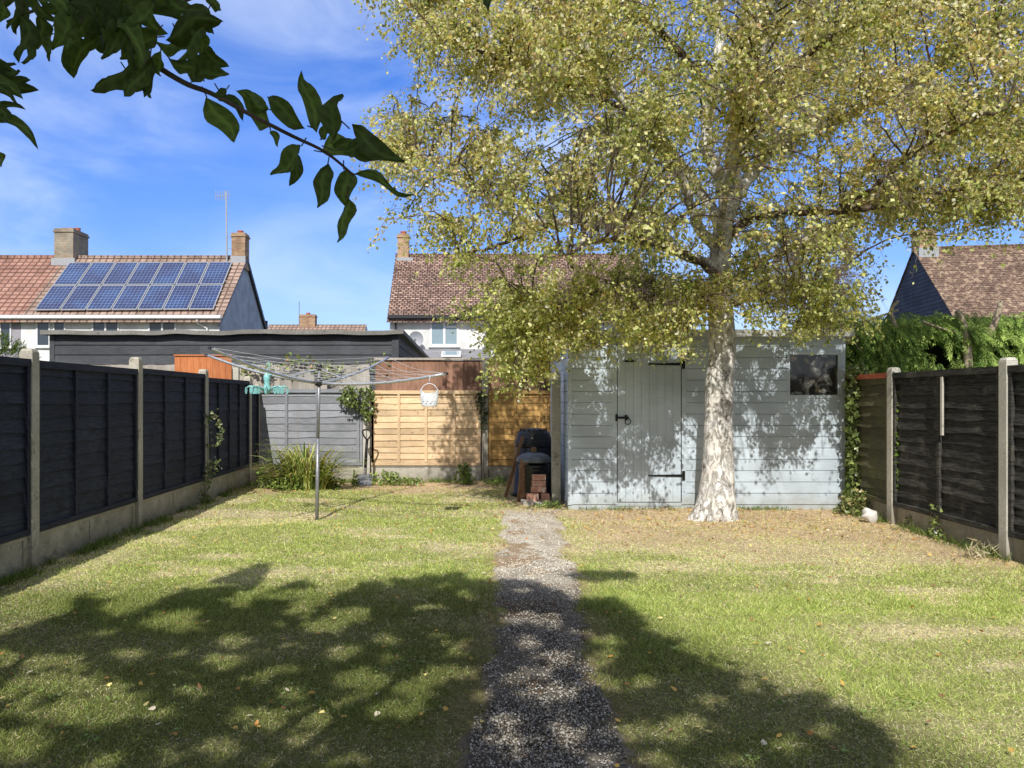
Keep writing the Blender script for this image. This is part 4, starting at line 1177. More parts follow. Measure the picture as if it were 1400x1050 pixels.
LV = [(484, 238, 566, 262, 13), (470, 232, 472, 282, 30), (474, 270, 459, 331, 20), (448, 225, 433, 284, 27), (408, 210, 397, 254, 21), (412, 200, 374, 243, 26), (370, 178, 382, 200, 10),
      (440, 208, 500, 200, 30), (455, 205, 540, 215, 26), (478, 176, 552, 222, 30), (436, 180, 414, 98, 25), (455, 190, 468, 131, 34), (470, 205, 520, 190, 24), (440, 190, 455, 165, 16),
      (368, 150, 330, 125, 18), (372, 170, 322, 124, 32), (420, 172, 366, 130, 26), (400, 160, 385, 140, 12), (283, 133, 322, 194, 34), (300, 125, 337, 165, 16), (310, 122, 290, 130, 14),
      (262, 112, 290, 68, 34), (268, 108, 313, 100, 30), (275, 70, 312, 92, 22), (214, 60, 263, 62, 22), (232, 80, 280, 110, 20), (225, 50, 303, 22, 34), (250, 10, 296, 42, 28), (280, -5, 304, 12, 14),
      (180, 70, 125, 125, 44), (196, 90, 168, 130, 26), (205, 80, 195, 132, 20), (185, 30, 140, 82, 30), (150, 40, 146, 78, 24), (172, 95, 210, 130, 24), (220, 70, 222, 105, 22), (176, 55, 205, 105, 36),
      (110, 30, 88, 68, 18), (125, 52, 92, 66, 10), (70, 40, 32, 88, 24), (75, 45, 70, 84, 20), (40, 10, 14, 42, 20), (5, 5, 2, 32, 16), (50, 20, 52, 68, 22), (95, -10, 140, 70, 34), (140, -10, 190, 50, 40), (190, -20, 250, 30, 38),
      (110, -20, 60, 20, 34), (60, -10, 100, 20, 26), (160, 10, 230, 40, 34), (210, 5, 180, 50, 30), (130, 5, 110, 50, 28), (225, 0, 275, 25, 24), (150, 30, 200, 20, 26), (100, 0, 135, 30, 30), (170, -20, 215, 15, 34),
      (30, -15, 75, 5, 24), (240, 40, 262, 62, 14), (-20, 100, 52, 124, 26), (-20, 95, 20, 87, 12), (-10, 140, 35, 150, 10), (-15, 155, 56, 203, 17), (-10, 120, 30, 140, 14), (-8, 205, 4, 228, 10), (-25, 110, 10, 118, 24), (-30, 80, 25, 95, 20), (-20, 112, 40, 112, 22), (-30, 100, 30, 135, 26), (-20, 150, 45, 190, 16), (-25, 135, 15, 165, 18),
      (655, -30, 672, 15, 16), (640, -40, 655, -5, 18)]
for _ in range(30):
    x_ = _L.uniform(15, 300); y_ = _L.uniform(-50, 55 if x_ > 90 else 25); a_ = _L.uniform(.2, 2.6); l_ = _L.uniform(42, 72)
    LV.append((x_, y_, x_ + l_ * math.cos(a_), y_ + l_ * math.sin(a_) * .9, _L.uniform(16, 36)))
vs_all = []; fs_all = []; cc_all = []
def bigleaf(a, b, w_, col, fold, curl, twist):
    a = np.array(a); b = np.array(b); d = b - a; L = np.linalg.norm(d); d /= L
    view = np.array([0, 1, 0]); s_ = np.cross(d, view); s_ /= np.linalg.norm(s_); nn = np.cross(s_, d)
    s2 = s_ * math.cos(twist) + nn * math.sin(twist); n2 = np.cross(s2, d)
    nu, nv = 9, 3; base = len(vs_all)
    for i in range(nu + 1):
        u = i / nu
        wprof = (math.sin(math.pi * min(1, u ** .80)) ** .75) * (1 - .25 * u) if 0 < u < 1 else 0.0
        c0 = a + d * L * u + n2 * (curl * L * (u - u * u) * 1.2) + s2 * L * (.05 * math.sin(u * 4) + .07 * math.sin(u * 6 + base))
        for j in range(-nv, nv + 1):
            v = j / nv
            rip = .075 * L * math.sin(u * 10 + j * 1.3 + base) * abs(v)
            vs_all.append(c0 + s2 * (w_ / 2 * wprof * v) + n2 * (fold * w_ * wprof * abs(v) + rip))
            vein = (1.7 if j == 0 else 1.0) * (1 + .25 * math.sin(i * 3.1 + abs(j) * 1.3))
            cc_all.append(np.array(col) * vein)
    k = 2 * nv + 1
    for i in range(nu):
        for j in range(k - 1):
            fs_all.append((base + i * k + j, base + i * k + j + 1, base + (i + 1) * k + j + 1, base + (i + 1) * k + j))
for q, (x0, y0, x1, y1, wp) in enumerate(LV):
    dpt = 1.04 + random.uniform(-.06, .06)
    A = at(x0, y0, dpt); B = at(x1, y1, dpt + random.uniform(-.02, .02))
    spray.tube([A + (A - B) * .18 + np.array([0, 0, .004]), A], .0009, 4)
    g_ = random.uniform(.6, 1.5)
    bigleaf(A, B, wp / F * dpt * 1.10, (.10 * g_, .15 * g_, .035 * g_), random.uniform(-.5, .5), random.uniform(-.8, .8), random.uniform(-.55, .55))
obj('spray_twig', spray, 'bark_brown', apple)
mbl = MB(); mbl.v = [tuple(v) for v in vs_all]; mbl.f = fs_all; mbl.c = [tuple(c_) for c_ in cc_all]
M['leaf_near'] = leafmat('near_apple_leaf', .28, .55, .28)
sl_ = obj('leaf_spray', mbl, 'leaf_near', apple, smooth=True)
# leaves further up the bough that keep the near spray mostly in shade
base_pts = np.array([v for v in vs_all[::9]])
tt = RNG.uniform(.45, 1.6, len(base_pts)); sd = SUN / 1.0
Ps = base_pts - sd[None, :] * tt[:, None] + RNG.normal(0, .05, (len(base_pts), 3))
ok = (Ps[:, 2] > H + .56 * np.maximum(Ps[:, 1], 0) + .18) & (RNG.random(len(Ps)) < .6)
Ps = Ps[ok]; n = len(Ps)
cc = pick([(.05, .085, .02), (.075, .12, .025)], [3, 3], n, .2)
scatter('leaf_cluster', Ps, rdir(n, -.3), np.tile(-SUN, (n, 1)) + RNG.normal(0, .8, (n, 3)), RNG.uniform(.06, .085, n), RNG.uniform(.04, .055, n), cc, *BIRCHLEAF, M['leaf_dark'], apple)

# ================================================================== ROTARY AIRER
AX, AY = -1.78, 8.95
ra = thing('rotary_airer', 'metal rotary washing line standing on the left lawn', 'washing line', (AX, AY, 0))
mb = MB(); mb.tube([(AX, AY, -.1), (AX + .012, AY, .95)], .022, 14); mb.tube([(AX + .012, AY, .90), (AX + .03, AY, 1.78)], .018, 14); obj('pole', mb, 'alu_dull', ra, smooth=True)
hub = np.array([AX + .022, AY, 1.60])
mb = MB(); mb.lathe((hub[0], hub[1], 1.565), [(.02, 0), (.042, .01), (.046, .05), (.036, .085), (.022, .1)], 16); mb.lathe((hub[0] + .006, hub[1], 1.76), [(.02, 0), (.034, .005), (.036, .05), (.024, .075), (.005, .08)], 16); obj('hub', mb, 'pipe_dark', ra, smooth=True)
tips = [np.array([-2.45, 7.23, 1.90]), np.array([-.24, 8.3, 1.692]), np.array([-1.11, 10.67, 2.0]), np.array([-3.30, 9.60, 1.97])]
def arm_pt(i, u):
    q = hub + (tips[i] - hub) * u
    q = q.copy(); q[2] -= .05 * math.sin(math.pi * u); return q
for i in range(4):
    mb = MB(); mb.tube([arm_pt(i, u) for u in np.linspace(.03, 1, 10)], .016, 8)
    arm = obj('arm', mb, 'alu', ra, smooth=True)
    e = MB(); dd = tips[i] - hub; dd /= np.linalg.norm(dd); e.tube([tips[i] - dd * .03, tips[i] + dd * .02], .016, 8); obj('arm_cap', e, 'pipe_dark', arm)
    q0 = np.array([AX + .028, AY, 1.77]); s_ = MB(); s_.tube([q0, arm_pt(i, .33)], .006, 6); obj('stay', s_, 'alu', ra)
mb = MB()
for k, u in enumerate(np.linspace(.36, .985, 7)):
    for i in range(4):
        a = arm_pt(i, u); b = arm_pt((i + 1) % 4, u); pts = []
        for s_ in np.linspace(0, 1, 7):
            q = a * (1 - s_) + b * s_; q[2] -= .035 * math.sin(math.pi * s_) * (.5 + u) + random.uniform(0, .003); q[2] += .015; pts.append(q)
        mb.tube(pts, .0019, 4)
obj('line', mb, 'rope', ra)

# peg hanger in the shape of a many-armed clip wheel
HY = 8.55; hc = at(365, 525, HY)
ph = thing('peg_hanger', 'mint green sock hanger with many drooping clip arms on the washing line', 'peg hanger', (hc[0], HY, hc[2] - .13))
mb = MB()
mb.lathe((hc[0], HY, hc[2] - .11), [(.012, 0), (.04, .012), (.048, .04), (.038, .075), (.030, .11), (.034, .15), (.04, .18), (.032, .21), (.014, .235), (.010, .25)], 16)
obj('body', mb, 'mint', ph, smooth=True)
mb = MB(); hk = [(hc[0] + .012 + .02 * math.cos(a), HY, hc[2] + .21 + .028 * math.sin(a)) for a in np.linspace(-1.6, 3.3, 12)]
mb.tube([(hc[0], HY, hc[2] + .13), (hc[0] + .003, HY, hc[2] + .16), (hc[0] + .012, HY, hc[2] + .182)] + hk, .006, 6); mb.tube([(hc[0] + .01, HY, hc[2] + .11), (hc[0] + .05, HY, hc[2] + .10), (hc[0] + .06, HY, hc[2] + .13)], .012, 6)
obj('hook', mb, 'mint', ph, smooth=True)
for k in range(8):
    a = 2 * math.pi * k / 8 + .2; ca, sa = math.cos(a), math.sin(a); L = .225
    mb = MB()
    mb.tube([(hc[0] + ca * .03, HY + sa * .03, hc[2] - .07), (hc[0] + ca * L * .5, HY + sa * L * .5, hc[2] - .035), (hc[0] + ca * L * .85, HY + sa * L * .85, hc[2] - .025), (hc[0] + ca * L, HY + sa * L, hc[2] - .045)], [.013, .010, .009, .007], 8)
    ar = obj('clip_arm', mb, 'mint', ph, smooth=True)
    cp = MB()
    for u in (.55, .78, 1.0):
        x, y, z = hc[0] + ca * L * u, HY + sa * L * u, hc[2] - .045
        for sgn in (-1, 1):
            cp.tube([(x + sgn * .004, y, z + .008), (x + sgn * .009, y, z - .03), (x + sgn * .003, y, z - .065)], [.005, .0055, .004], 5)
    obj('clip', cp, 'mint', ar)

# peg basket on the right arm
BY = 8.33; bc = at(587, 545, BY)
pbk = thing('peg_basket', 'white perforated peg basket hanging from the right airer arm', 'basket', (bc[0], BY, bc[2] - .09))
mb = MB(); ns = 34; rows = 13; vs = []; fs = []
zb, zt_ = bc[2] - .085, bc[2] + .075
def br_(v): return .078 + .022 * min(1, v * 1.6) ** .6
for r in range(rows + 1):
    v = r / rows
    for k in range(ns):
        a = 2 * math.pi * k / ns
        dip = .028 * math.cos(a) ** 2 - .026 * (1 - math.cos(a) ** 2) if r == rows else 0
        wr = br_(v); vs.append((bc[0] + wr * math.cos(a), BY + wr * .55 * math.sin(a), zb + (zt_ - zb) * v + dip * (v)))
for r in range(rows):
    for k in range(ns):
        hole = (2 <= r <= 8) and (r % 2 == 0) and ((k + (r // 2) % 2 * 1) % 3 == 0) and (math.sin(2 * math.pi * (k + .5) / ns) < -.15)
        if not hole: fs.append((r * ns + k, r * ns + (k + 1) % ns, (r + 1) * ns + (k + 1) % ns, (r + 1) * ns + k))
fs.append(tuple(range(ns)))
mb.add(vs, fs); bo = obj('bucket', mb, 'white_plastic', pbk, smooth=False)
sm = bo.modifiers.new('thick', 'SOLIDIFY'); sm.thickness = .003
mb = MB(); hp = [(bc[0] + .096 * math.cos(a), BY, bc[2] + .055 + .11 * math.sin(a)) for a in np.linspace(0, math.pi, 16)]
mb.tube(hp, .0045, 6); mb.tube([(bc[0], BY, bc[2] + .165), (bc[0] + .002, BY, bc[2] + .2), (bc[0] + .008, BY - .01, bc[2] + .245), (bc[0] - .01, BY + .012, bc[2] + .255)], .004, 6)
obj('handle', mb, 'white_plastic', pbk, smooth=True)

# ================================================================== SPADE
SPY = 12.6; sp = thing('garden_spade', 'dark steel spade leaning on the concrete post of the back fence', 'spade', (at(500, 0, SPY)[0], SPY, 0))
def sq(px, py, dy=0): return at(px, py, SPY + dy)
mb = MB(); mb.tube([sq(499, 650, -.02), sq(501, 612, .12), sq(502, 601, .16)], [.026, .024, .024], 10); obj('shaft', mb, 'iron', sp, smooth=True)
mb = MB(); hA = [sq(502, 602, .16), sq(496.5, 594, .18), sq(497, 588, .19), sq(507, 588, .19), sq(507.5, 594, .18), sq(502, 602, .16)]; mb.tube(smoothpath(hA, 3), .014, 8); obj('grip', mb, 'iron', sp, smooth=True)
a, b, c_, d_ = sq(488, 649, -.05), sq(509, 648, -.05), sq(508, 668, -.25), sq(487, 666, -.25)
mb = MB(); th = np.array([0, .008, .004])
mb.hexa([a, b, c_, d_, a + th, b + th, c_ + th, d_ + th]); mb.tube([sq(499, 640, 0), sq(498.5, 655, -.1)], [.02, .012], 8); obj('blade', mb, 'steel_blade', sp, bevel=.003)

# ================================================================== COMPOST CORNER
cx, cy = at(729, 0, 11.3)[0], 11.3
cb = thing('compost_bin', 'tall glossy black compost bin with domed lid in the far corner', 'compost bin', (cx, cy, 0))
mb = MB(); mb.lathe((cx, cy, 0), [(.35, 0), (.35, .05), (.335, .06), (.31, .35), (.30, .36), (.275, .70), (.262, .72)], 36); obj('bin_body', mb, 'black_plastic', cb, smooth=True)
mb = MB(); mb.lathe((cx, cy, .72), [(.262, -.005), (.29, 0), (.292, .05), (.278, .09), (.272, .10), (.245, .19), (.235, .20), (.19, .245), (.10, .262), (.0, .266)], 36)
for k in range(7):
    a = math.pi * (1.1 + .8 * k / 6); mb.box((cx + .2 * math.cos(a) - .012, cy + .2 * math.sin(a) - .02, .93), (cx + .2 * math.cos(a) + .012, cy + .2 * math.sin(a) + .02, .975))
obj('lid', mb, 'black_plastic', cb, smooth=False)
cx, cy = at(733, 0, 10.55)[0] - .03, 10.58
db = thing('plastic_bin', 'squat dark ribbed bin with dusty rounded lid before the compost bin', 'bin', (cx, cy, 0))
prof = [(.15, .03)]
for k in range(7): prof += [(.165 + k * .008, .05 + k * .07), (.172 + k * .008, .06 + k * .07), (.165 + k * .008, .09 + k * .07)]
mb = MB(); mb.lathe((cx, cy, 0), prof, 32); obj('bin_body', mb, 'black_plastic', db, smooth=True)
mb = MB(); mb.lathe((cx, cy, .54), [(.20, 0), (.245, .005), (.25, .03), (.235, .06), (.19, .10), (.12, .125), (0, .135)], 32); ld = obj('lid', mb, 'lid_plastic', db, smooth=True)
mb = MB(); mb.box((cx - .035, cy - .03, .672), (cx + .035, cy + .03, .745)); o = obj('brick', mb, 'plank', None, bevel=.006); tag(o, 'small wooden block resting on the dusty bin lid', 'wood block')
o.name = 'wood_block'
# plank offcuts and bricks
def sbox(name, label, cat, c0, size, rot, mat, bev=.004, group=None, tilt=(0, 0)):
    mb = MB(); sx_, sy_, sz_ = [s_ / 2 for s_ in size]; mb.box((-sx_, -sy_, -sz_), (sx_, sy_, sz_))
    o = obj(name, mb, mat, None, bevel=bev); o.location = [float(q) for q in c0]; o.rotation_euler = (tilt[0], tilt[1], rot); tag(o, label, cat, group); return o
sbox('timber_plank', 'brown plank end standing between the bins', 'plank', at(715, 655, 10.45) * [1, 1, 0] + [0, 0, .29], (.12, .025, .62), .2, 'plank', tilt=(.1, .06))
sbox('timber_plank', 'thin dark board leaning on the compost bin, leftmost in the corner', 'plank', at(703, 650, 11.0) * [1, 1, 0] + [0, 0, .44], (.05, .03, .92), .1, 'plank', tilt=(0, .28))
sbox('paving_slab', 'pale slab lying flat under the loose bricks', 'slab', at(738, 0, 10.22) * [1, 1, 0] + [-.03, 0, .025], (.42, .3, .05), .05, 'slab')
bl = [(728, .085, 0, 'lower left brick on the pale slab before the bin'), (745, .085, .08, 'lower right brick on the pale slab beside the concrete post')]
for (px, z, r, lab) in bl:
    q = at(px, 0, 10.22); sbox('loose_brick', lab, 'brick', (q[0], 10.2, z + .012), (.16 if px < 740 else .11, .1, .10), r, 'brick_loose', .006, 'red bricks piled by the bins')
for k, lab in enumerate(['stacked brick resting on the two slab bricks', 'middle brick of the short stack against the ribbed bin', 'topmost brick of the short stack against the ribbed bin']):
    q = at(736, 0, 10.27); sbox('loose_brick', lab, 'brick', (q[0] + random.uniform(-.01, .01), 10.27, .194 + k * .082), (.20 - k * .012, .1, .078), random.uniform(-.1, .1), 'brick_loose', .006, 'red bricks piled by the bins')

# ================================================================== PLANTS
def leafpile(name, P, size, cols, wts, mat, tmpl=IVY, parent=None, ax=None, nrm=None, var=.2, wf=.9):
    n = len(P)
    if ax is None: ax = rdir(n, -.5)
    if nrm is None: nrm = rdir(n) + np.array([-.1, -.9, .4])
    s_ = RNG.uniform(size[0], size[1], n)
    return scatter(name, P, ax, nrm, s_, s_ * wf, pick(cols, wts, n, var), *tmpl, M[mat], parent)
IVC = [(.09, .13, .03), (.15, .20, .05), (.24, .29, .09)]
def stems(parent, lines, r=.004, mat='bark_brown', name='stem'):
    mb = MB()
    for l in lines: mb.tube(l, r, 5)
    return obj(name, mb, mat, parent)
def ivy(label, polys, Y, n, size, thick, cols=IVC, wts=(3, 3, 1), stemlines=None):
    """leaves hanging in front of a surface at depth Y inside a picture outline"""
    xs = [p[0] for p in polys]; ys_ = [p[1] for p in polys]
    px = RNG.uniform(min(xs), max(xs), n * 4); py = RNG.uniform(min(ys_), max(ys_), n * 4)
    k = inpoly(px, py, polys) & (fbm(px / 9, py / 9, int(abs(xs[0]))) > .36)
    px, py = px[k][:n], py[k][:n]; n = len(px)
    Yd = Y - RNG.random(n) ** 1.4 * thick
    P = np.stack([(px - VX) / F * Yd, Yd, H - (py - VY) / F * Yd], 1)
    b0 = P.mean(0); b0[2] = max(0, P[:, 2].min())
    r = thing('ivy', label, 'climbing plant', tuple(b0))
    leafpile('foliage', P, size, cols, wts, 'leaf_ivy', parent=r)
    if stemlines: stems(r, [[at(x, y, Y - .015) for (x, y) in l] for l in stemlines])
    return r
ivy('bushy ivy clump hanging over the post above the spade', [(462, 535), (475, 526), (495, 530), (510, 528), (512, 556), (505, 576), (497, 574), (490, 560), (475, 556), (462, 548)], 13.12, 430, (.04, .065), .22, stemlines=[[(501, 600), (499, 560), (490, 540), (470, 540)]])
ivy('thin ivy sprig beside the dark post of the golden panel', [(648, 538), (664, 535), (668, 560), (662, 600), (656, 575), (650, 555)], 13.1, 130, (.04, .06), .06, cols=[(.04, .06, .02), (.07, .1, .03)], wts=(2, 1),
    stemlines=[[(662, 655), (660, 600), (656, 550)]])
ivy('dark ivy filling the corner between shed and weathered fence', [(1157, 500), (1180, 497), (1196, 512), (1180, 545), (1172, 600), (1186, 640), (1192, 700), (1180, 705), (1150, 706), (1157, 660), (1157, 560)], 9.75, 1500, (.04, .07), .25,
    stemlines=[[(1170, 700), (1168, 620), (1165, 540), (1175, 505)]])
ivy('bright ivy strand climbing the pale concrete post by the weathered fence', [(1226, 510), (1233, 512), (1234, 560), (1236, 620), (1234, 660), (1241, 700), (1232, 705), (1226, 660), (1224, 600), (1227, 550)], 8.58, 260, (.03, .05), .05,
    cols=[(.11, .18, .03), (.18, .27, .05), (.06, .1, .02)], wts=(3, 3, 2), stemlines=[[(1238, 710), (1231, 660), (1229, 600), (1230, 520)]])
# ivy on left fence post
def strand(label, pts, n, size, cols, spread, r=.004):
    pts = smoothpath(pts, 6); A = np.array(pts); k = RNG.integers(0, len(A), n)
    P = A[k] + RNG.normal(0, spread, (n, 3))
    rt = thing('ivy', label, 'climbing plant', tuple(A[0] * [1, 1, 0]))
    leafpile('foliage', P, size, cols, [1] * len(cols), 'leaf_ivy', parent=rt, nrm=rdir(n) + np.array([.6, -.8, .3]))
    stems(rt, [pts], r); return rt
xo = XL + .09
strand('pale sprawling ivy stem hooking out from the left fence post', [(xo, 10.35, 0), (xo + .02, 10.38, .35), (xo, 10.4, .6), (xo, 10.42, 1.1), (xo + .04, 10.4, 1.2), (xo + .14, 10.42, 1.12), (xo + .17, 10.44, .95), (xo + .12, 10.44, .8)], 150, (.03, .05), [(.2, .24, .1), (.3, .32, .16), (.1, .14, .05)], .022)
strand('low pale ivy trailing beside the left fence gravel board', [(xo + .02, 10.2, .05), (xo + .05, 10.2, .25), (xo + .08, 10.25, .45), (xo + .16, 10.3, .55)], 110, (.03, .05), [(.2, .24, .1), (.3, .32, .16), (.08, .12, .04)], .035)

# strappy lily clump
lc = gnd(415, 671); lily = thing('lily_clump', 'sprawling clump of strappy yellowing leaves by the back fence', 'plant', tuple(lc))
n = 620; az = RNG.uniform(0, 2 * math.pi, n); vs = []; fs = []; cl_ = []
for k in range(n):
    r0 = RNG.uniform(0, .22); b0 = lc + np.array([math.cos(az[k]) * r0 * 2.0, .15 + math.sin(az[k]) * r0 * .8, 0])
    L = RNG.uniform(.5, 1.15); rise = RNG.uniform(.55, 1.25); w_ = RNG.uniform(.012, .024)
    dh = np.array([math.cos(az[k]), math.sin(az[k]) * .6, 0]); sd_ = np.array([-dh[1], dh[0], 0])
    col = pick([(.26, .34, .08), (.16, .23, .05), (.62, .56, .20), (.42, .32, .19), (.48, .52, .17)], [3, 2, 2.5, 1, 2], 1, .15)[0]
    o_ = len(vs)
    for i in range(6):
        u = i / 5; z = L * (rise * (u * 1.5 - u * u * 1.0)) ; hx = L * u ** 1.5 * (1.15 - rise * .55)
        c0 = b0 + dh * hx + np.array([0, 0, max(z, .01)]); ww = w_ * (1 - u ** 2.2) + .001
        vs += [c0 + sd_ * ww, c0 - sd_ * ww]; cl_ += [tuple(col)] * 2
        if i: fs.append((o_ + 2 * i - 2, o_ + 2 * i - 1, o_ + 2 * i + 1, o_ + 2 * i))
mb = MB(); mb.v = [tuple(v) for v in vs]; mb.f = fs; mb.c = cl_; obj('foliage', mb, 'grass', lily)
mb = MB()
for (x, y0, x1, y1) in ((425, 650, 432, 603), (405, 650, 407, 565), (372, 668, 350, 615), (395, 650, 385, 622), (440, 655, 452, 625), (365, 665, 358, 640)):
    a_ = at(x, y0, 12.6); b_ = at(x1, y1, 12.5); mb.tube(smoothpath([a_, (a_ + b_) / 2 + np.array([.02, 0, .02]), b_], 4), .004, 4)
    for k in range(7):
        q = a_ + (b_ - a_) * (.4 + .09 * k); mb.tube([q, q + np.array([random.uniform(-.07, .07), random.uniform(-.04, .04), random.uniform(.02, .09)])], .002, 3)
obj('dry_stem', mb, 'dead_wood', lily)

def bush(label, cx_, cy_, rx, ry, rz, n, size, cols, name='weed', tmpl=IVY, cat='plant', mat='leaf_ivy', stemn=8):
    wf = .09 if tmpl is BLADE else .9
    r = thing(name, label, cat, (cx_, cy_, 0))
    u = rdir(n); rr = RNG.random(n) ** .4
    P = np.stack([cx_ + u[:, 0] * rx * rr, cy_ + u[:, 1] * ry * rr, np.abs(u[:, 2]) * rz * rr + .01], 1)
    P[:, 0] += (fbm(P[:, 0] * 9, P[:, 2] * 9, 3) - .5) * rx * .8
    leafpile('foliage', P, size, cols, [1] * len(cols), mat, tmpl, r, ax=rdir(n, .3), nrm=rdir(n, .8), wf=wf)
    stems(r, [[(cx_ + random.uniform(-.3, .3) * rx, cy_, 0), P[random.randrange(n)]] for _ in range(stemn)], .0025, 'twig'); return r
GR = [(.14, .22, .04), (.20, .30, .06), (.30, .38, .10)]
q = gnd(373, 668); bush('low leafy weeds left of the lily clump', q[0], q[1] + .1, .34, .2, .38, 600, (.03, .055), GR)
q = gnd(395, 672); bush('green leafy base growth in front of the lily clump', q[0], q[1] + .1, .30, .15, .28, 420, (.035, .06), GR)
q = gnd(452, 670); bush('green weeds at the right foot of the lily clump', q[0], q[1] + .15, .22, .15, .18, 260, (.03, .05), GR)
q = gnd(482, 668); bush('small leafy weed left of the spade blade', q[0], q[1] + .25, .08, .06, .26, 80, (.03, .05), GR)
q = gnd(527, 664); bush('low nettle patch right of the spade', q[0], q[1] + .1, .34, .14, .24, 420, (.025, .05), GR)
q = gnd(560, 664); bush('thin weeds under the golden fence panel', q[0], q[1] + .1, .22, .12, .15, 170, (.025, .045), GR)
q = gnd(635, 664); bush('upright green seedling before the golden fence panel', q[0], q[1] + .15, .15, .1, .34, 170, (.045, .08), GR)
q = gnd(680, 664); bush('straggly weeds beside the leftmost leaning board', q[0], q[1] + .1, .25, .15, .12, 140, (.025, .045), GR)
q = gnd(745, 694); bush('weeds at the foot of the freestanding concrete post', q[0] + .05, q[1], .2, .08, .08, 150, (.02, .04), GR)
q = gnd(1170, 702); bush('leafy ground ivy by the white stone', q[0], q[1] - .02, .26, .22, .30, 650, (.03, .055), IVC + [(.4, .35, .16)])
q = gnd(1285, 735); bush('young self sown shrub at the foot of the weathered fence', q[0] - .03, q[1], .12, .12, .34, 110, (.03, .05), IVC)
q = gnd(1255, 722); bush('trailing ivy patch below the weathered fence', q[0] - .02, q[1], .16, .12, .16, 120, (.03, .05), IVC)
q = gnd(1362, 765); bush('dry bleached grass tuft by the nearest pale post', q[0] - .1, q[1] + .1, .15, .12, .14, 90, (.06, .12), [(.5, .45, .28), (.6, .55, .38)], tmpl=BLADE, mat='grass')

# white stone
bm = bmesh.new(); bmesh.ops.create_icosphere(bm, subdivisions=3, radius=1)
q = gnd(1189, 714)
vs = [(q[0] + v.co.x * .085 * (1 + .9 * (float(vnoise(v.co.x * 2 + 5, v.co.z * 2 + v.co.y, 3)) - .5)), q[1] + v.co.y * .08, .07 + v.co.z * .075 * (1 + 1.2 * (float(vnoise(v.co.y * 2 + 9, v.co.x * 2 + v.co.z, 5)) - .5))) for v in bm.verts]
fs = [tuple(v.index for v in f.verts) for f in bm.faces]; bm.free()
mb = MB(); mb.add(vs, fs); tag(obj('rough_stone', mb, 'stone', smooth=True), 'rough white stone lying by the ivy corner of the shed', 'stone')

# climber on the pale fence
pl = thing('flowering_climber', 'thin flowering climber scrambling along the pale board fence top', 'climbing plant', (at(430, 0, 13.6)[0], 13.6, 0))
n = 700; px = RNG.uniform(330, 535, n); py = RNG.normal(500, 6, n) + 6 * np.sin(px / 17); k = fbm(px / 16, py / 12, 9) > .50; px, py = px[k], py[k]; n = len(px)
Yd = 13.66 - RNG.random(n) * .15; P = np.stack([(px - VX) / F * Yd, Yd, H - (py - VY) / F * Yd], 1)
leafpile('foliage', P, (.04, .07), [(.16, .22, .05), (.28, .30, .08), (.50, .22, .08)], [4, 3, .5], 'leaf_ivy', parent=pl)
stems(pl, [[at(x, 502 + 6 * math.sin(x / 17.), 13.66) for x in range(a_, a_ + 70, 10)] for a_ in (335, 400, 460)] + [[at(430, 500, 13.66), (at(430, 0, 13.66)[0], 13.66, 0)]], .004)

# conifer hedge beyond right fence
def conifer(name, label, cat, X0, X1, Y0, Y1, Z, n, cols, density_front=True, seed=3):
    r = thing(name, label, cat, ((X0 + X1) / 2, (Y0 + Y1) / 2, 0))
    # fronds: each is a drooping fan of small scale sprays
    tips_ = []; axs = []; nrm = []; cl = []
    for k in range(n):
        x = RNG.uniform(X0, X1); z = RNG.uniform(.9, 1) * Z if RNG.random() < .3 else RNG.uniform(.5, Z)
        yy = Y0 + RNG.random() ** 2 * .55 + .15 * math.sin(x * 5)
        if z > Z - .2: yy = RNG.uniform(Y0, Y1)
        if fbm(np.array([x * 1.6]), np.array([z * 1.9]), seed)[0] < .31 and z < Z - .25: continue
        z += .12 * (float(fbm(x * 2.2, yy, 7)) - .5)
        dirn = np.array([RNG.normal(0, .5), -RNG.uniform(.2, 1), -RNG.uniform(.3, 1.3)]); dirn /= np.linalg.norm(dirn)
        L = RNG.uniform(.16, .34); c_ = pick(cols, [1] * len(cols), 1, .18)[0]; sdv = np.cross(dirn, [0, -1, .3]); sdv /= np.linalg.norm(sdv)
        for j in range(13):
            u = j / 12; q = np.array([x, yy, z]) + dirn * L * u + np.array([0, 0, -.12 * u * u * L])
            for sg in (-1, 1):
                a_ = dirn * .75 + sdv * sg * .75 * (1 - .5 * u) + RNG.normal(0, .12, 3)
                tips_.append(q); axs.append(a_); nrm.append(np.array([0, -1, .5]) + RNG.normal(0, .25, 3)); cl.append(c_ * (1 + .35 * u))
    n_ = len(tips_)
    scatter('foliage', np.array(tips_), np.array(axs), np.array(nrm), RNG.uniform(.035, .085, n_), RNG.uniform(.010, .018, n_), np.array(cl), *DIAMOND, M['conifer'], r)
    return r
hz_ = at(1200, 424, 10.9)[2]
hd = conifer('conifer_hedge', 'drooping bright green conifer hedge beyond the weathered fence', 'hedge', 5.25, 10.5, 10.9, 12.4, hz_, 4600, [(.22, .32, .07), (.13, .21, .05), (.30, .39, .11)])
mb = MB(); mb.box((5.3, 11.75, 0), (10.4, 12.3, hz_ - .35)); obj('shaded_core', mb, surf('hedge_shadow', (.008, .012, .006), (.02, .025, .01), rough=1), hd)
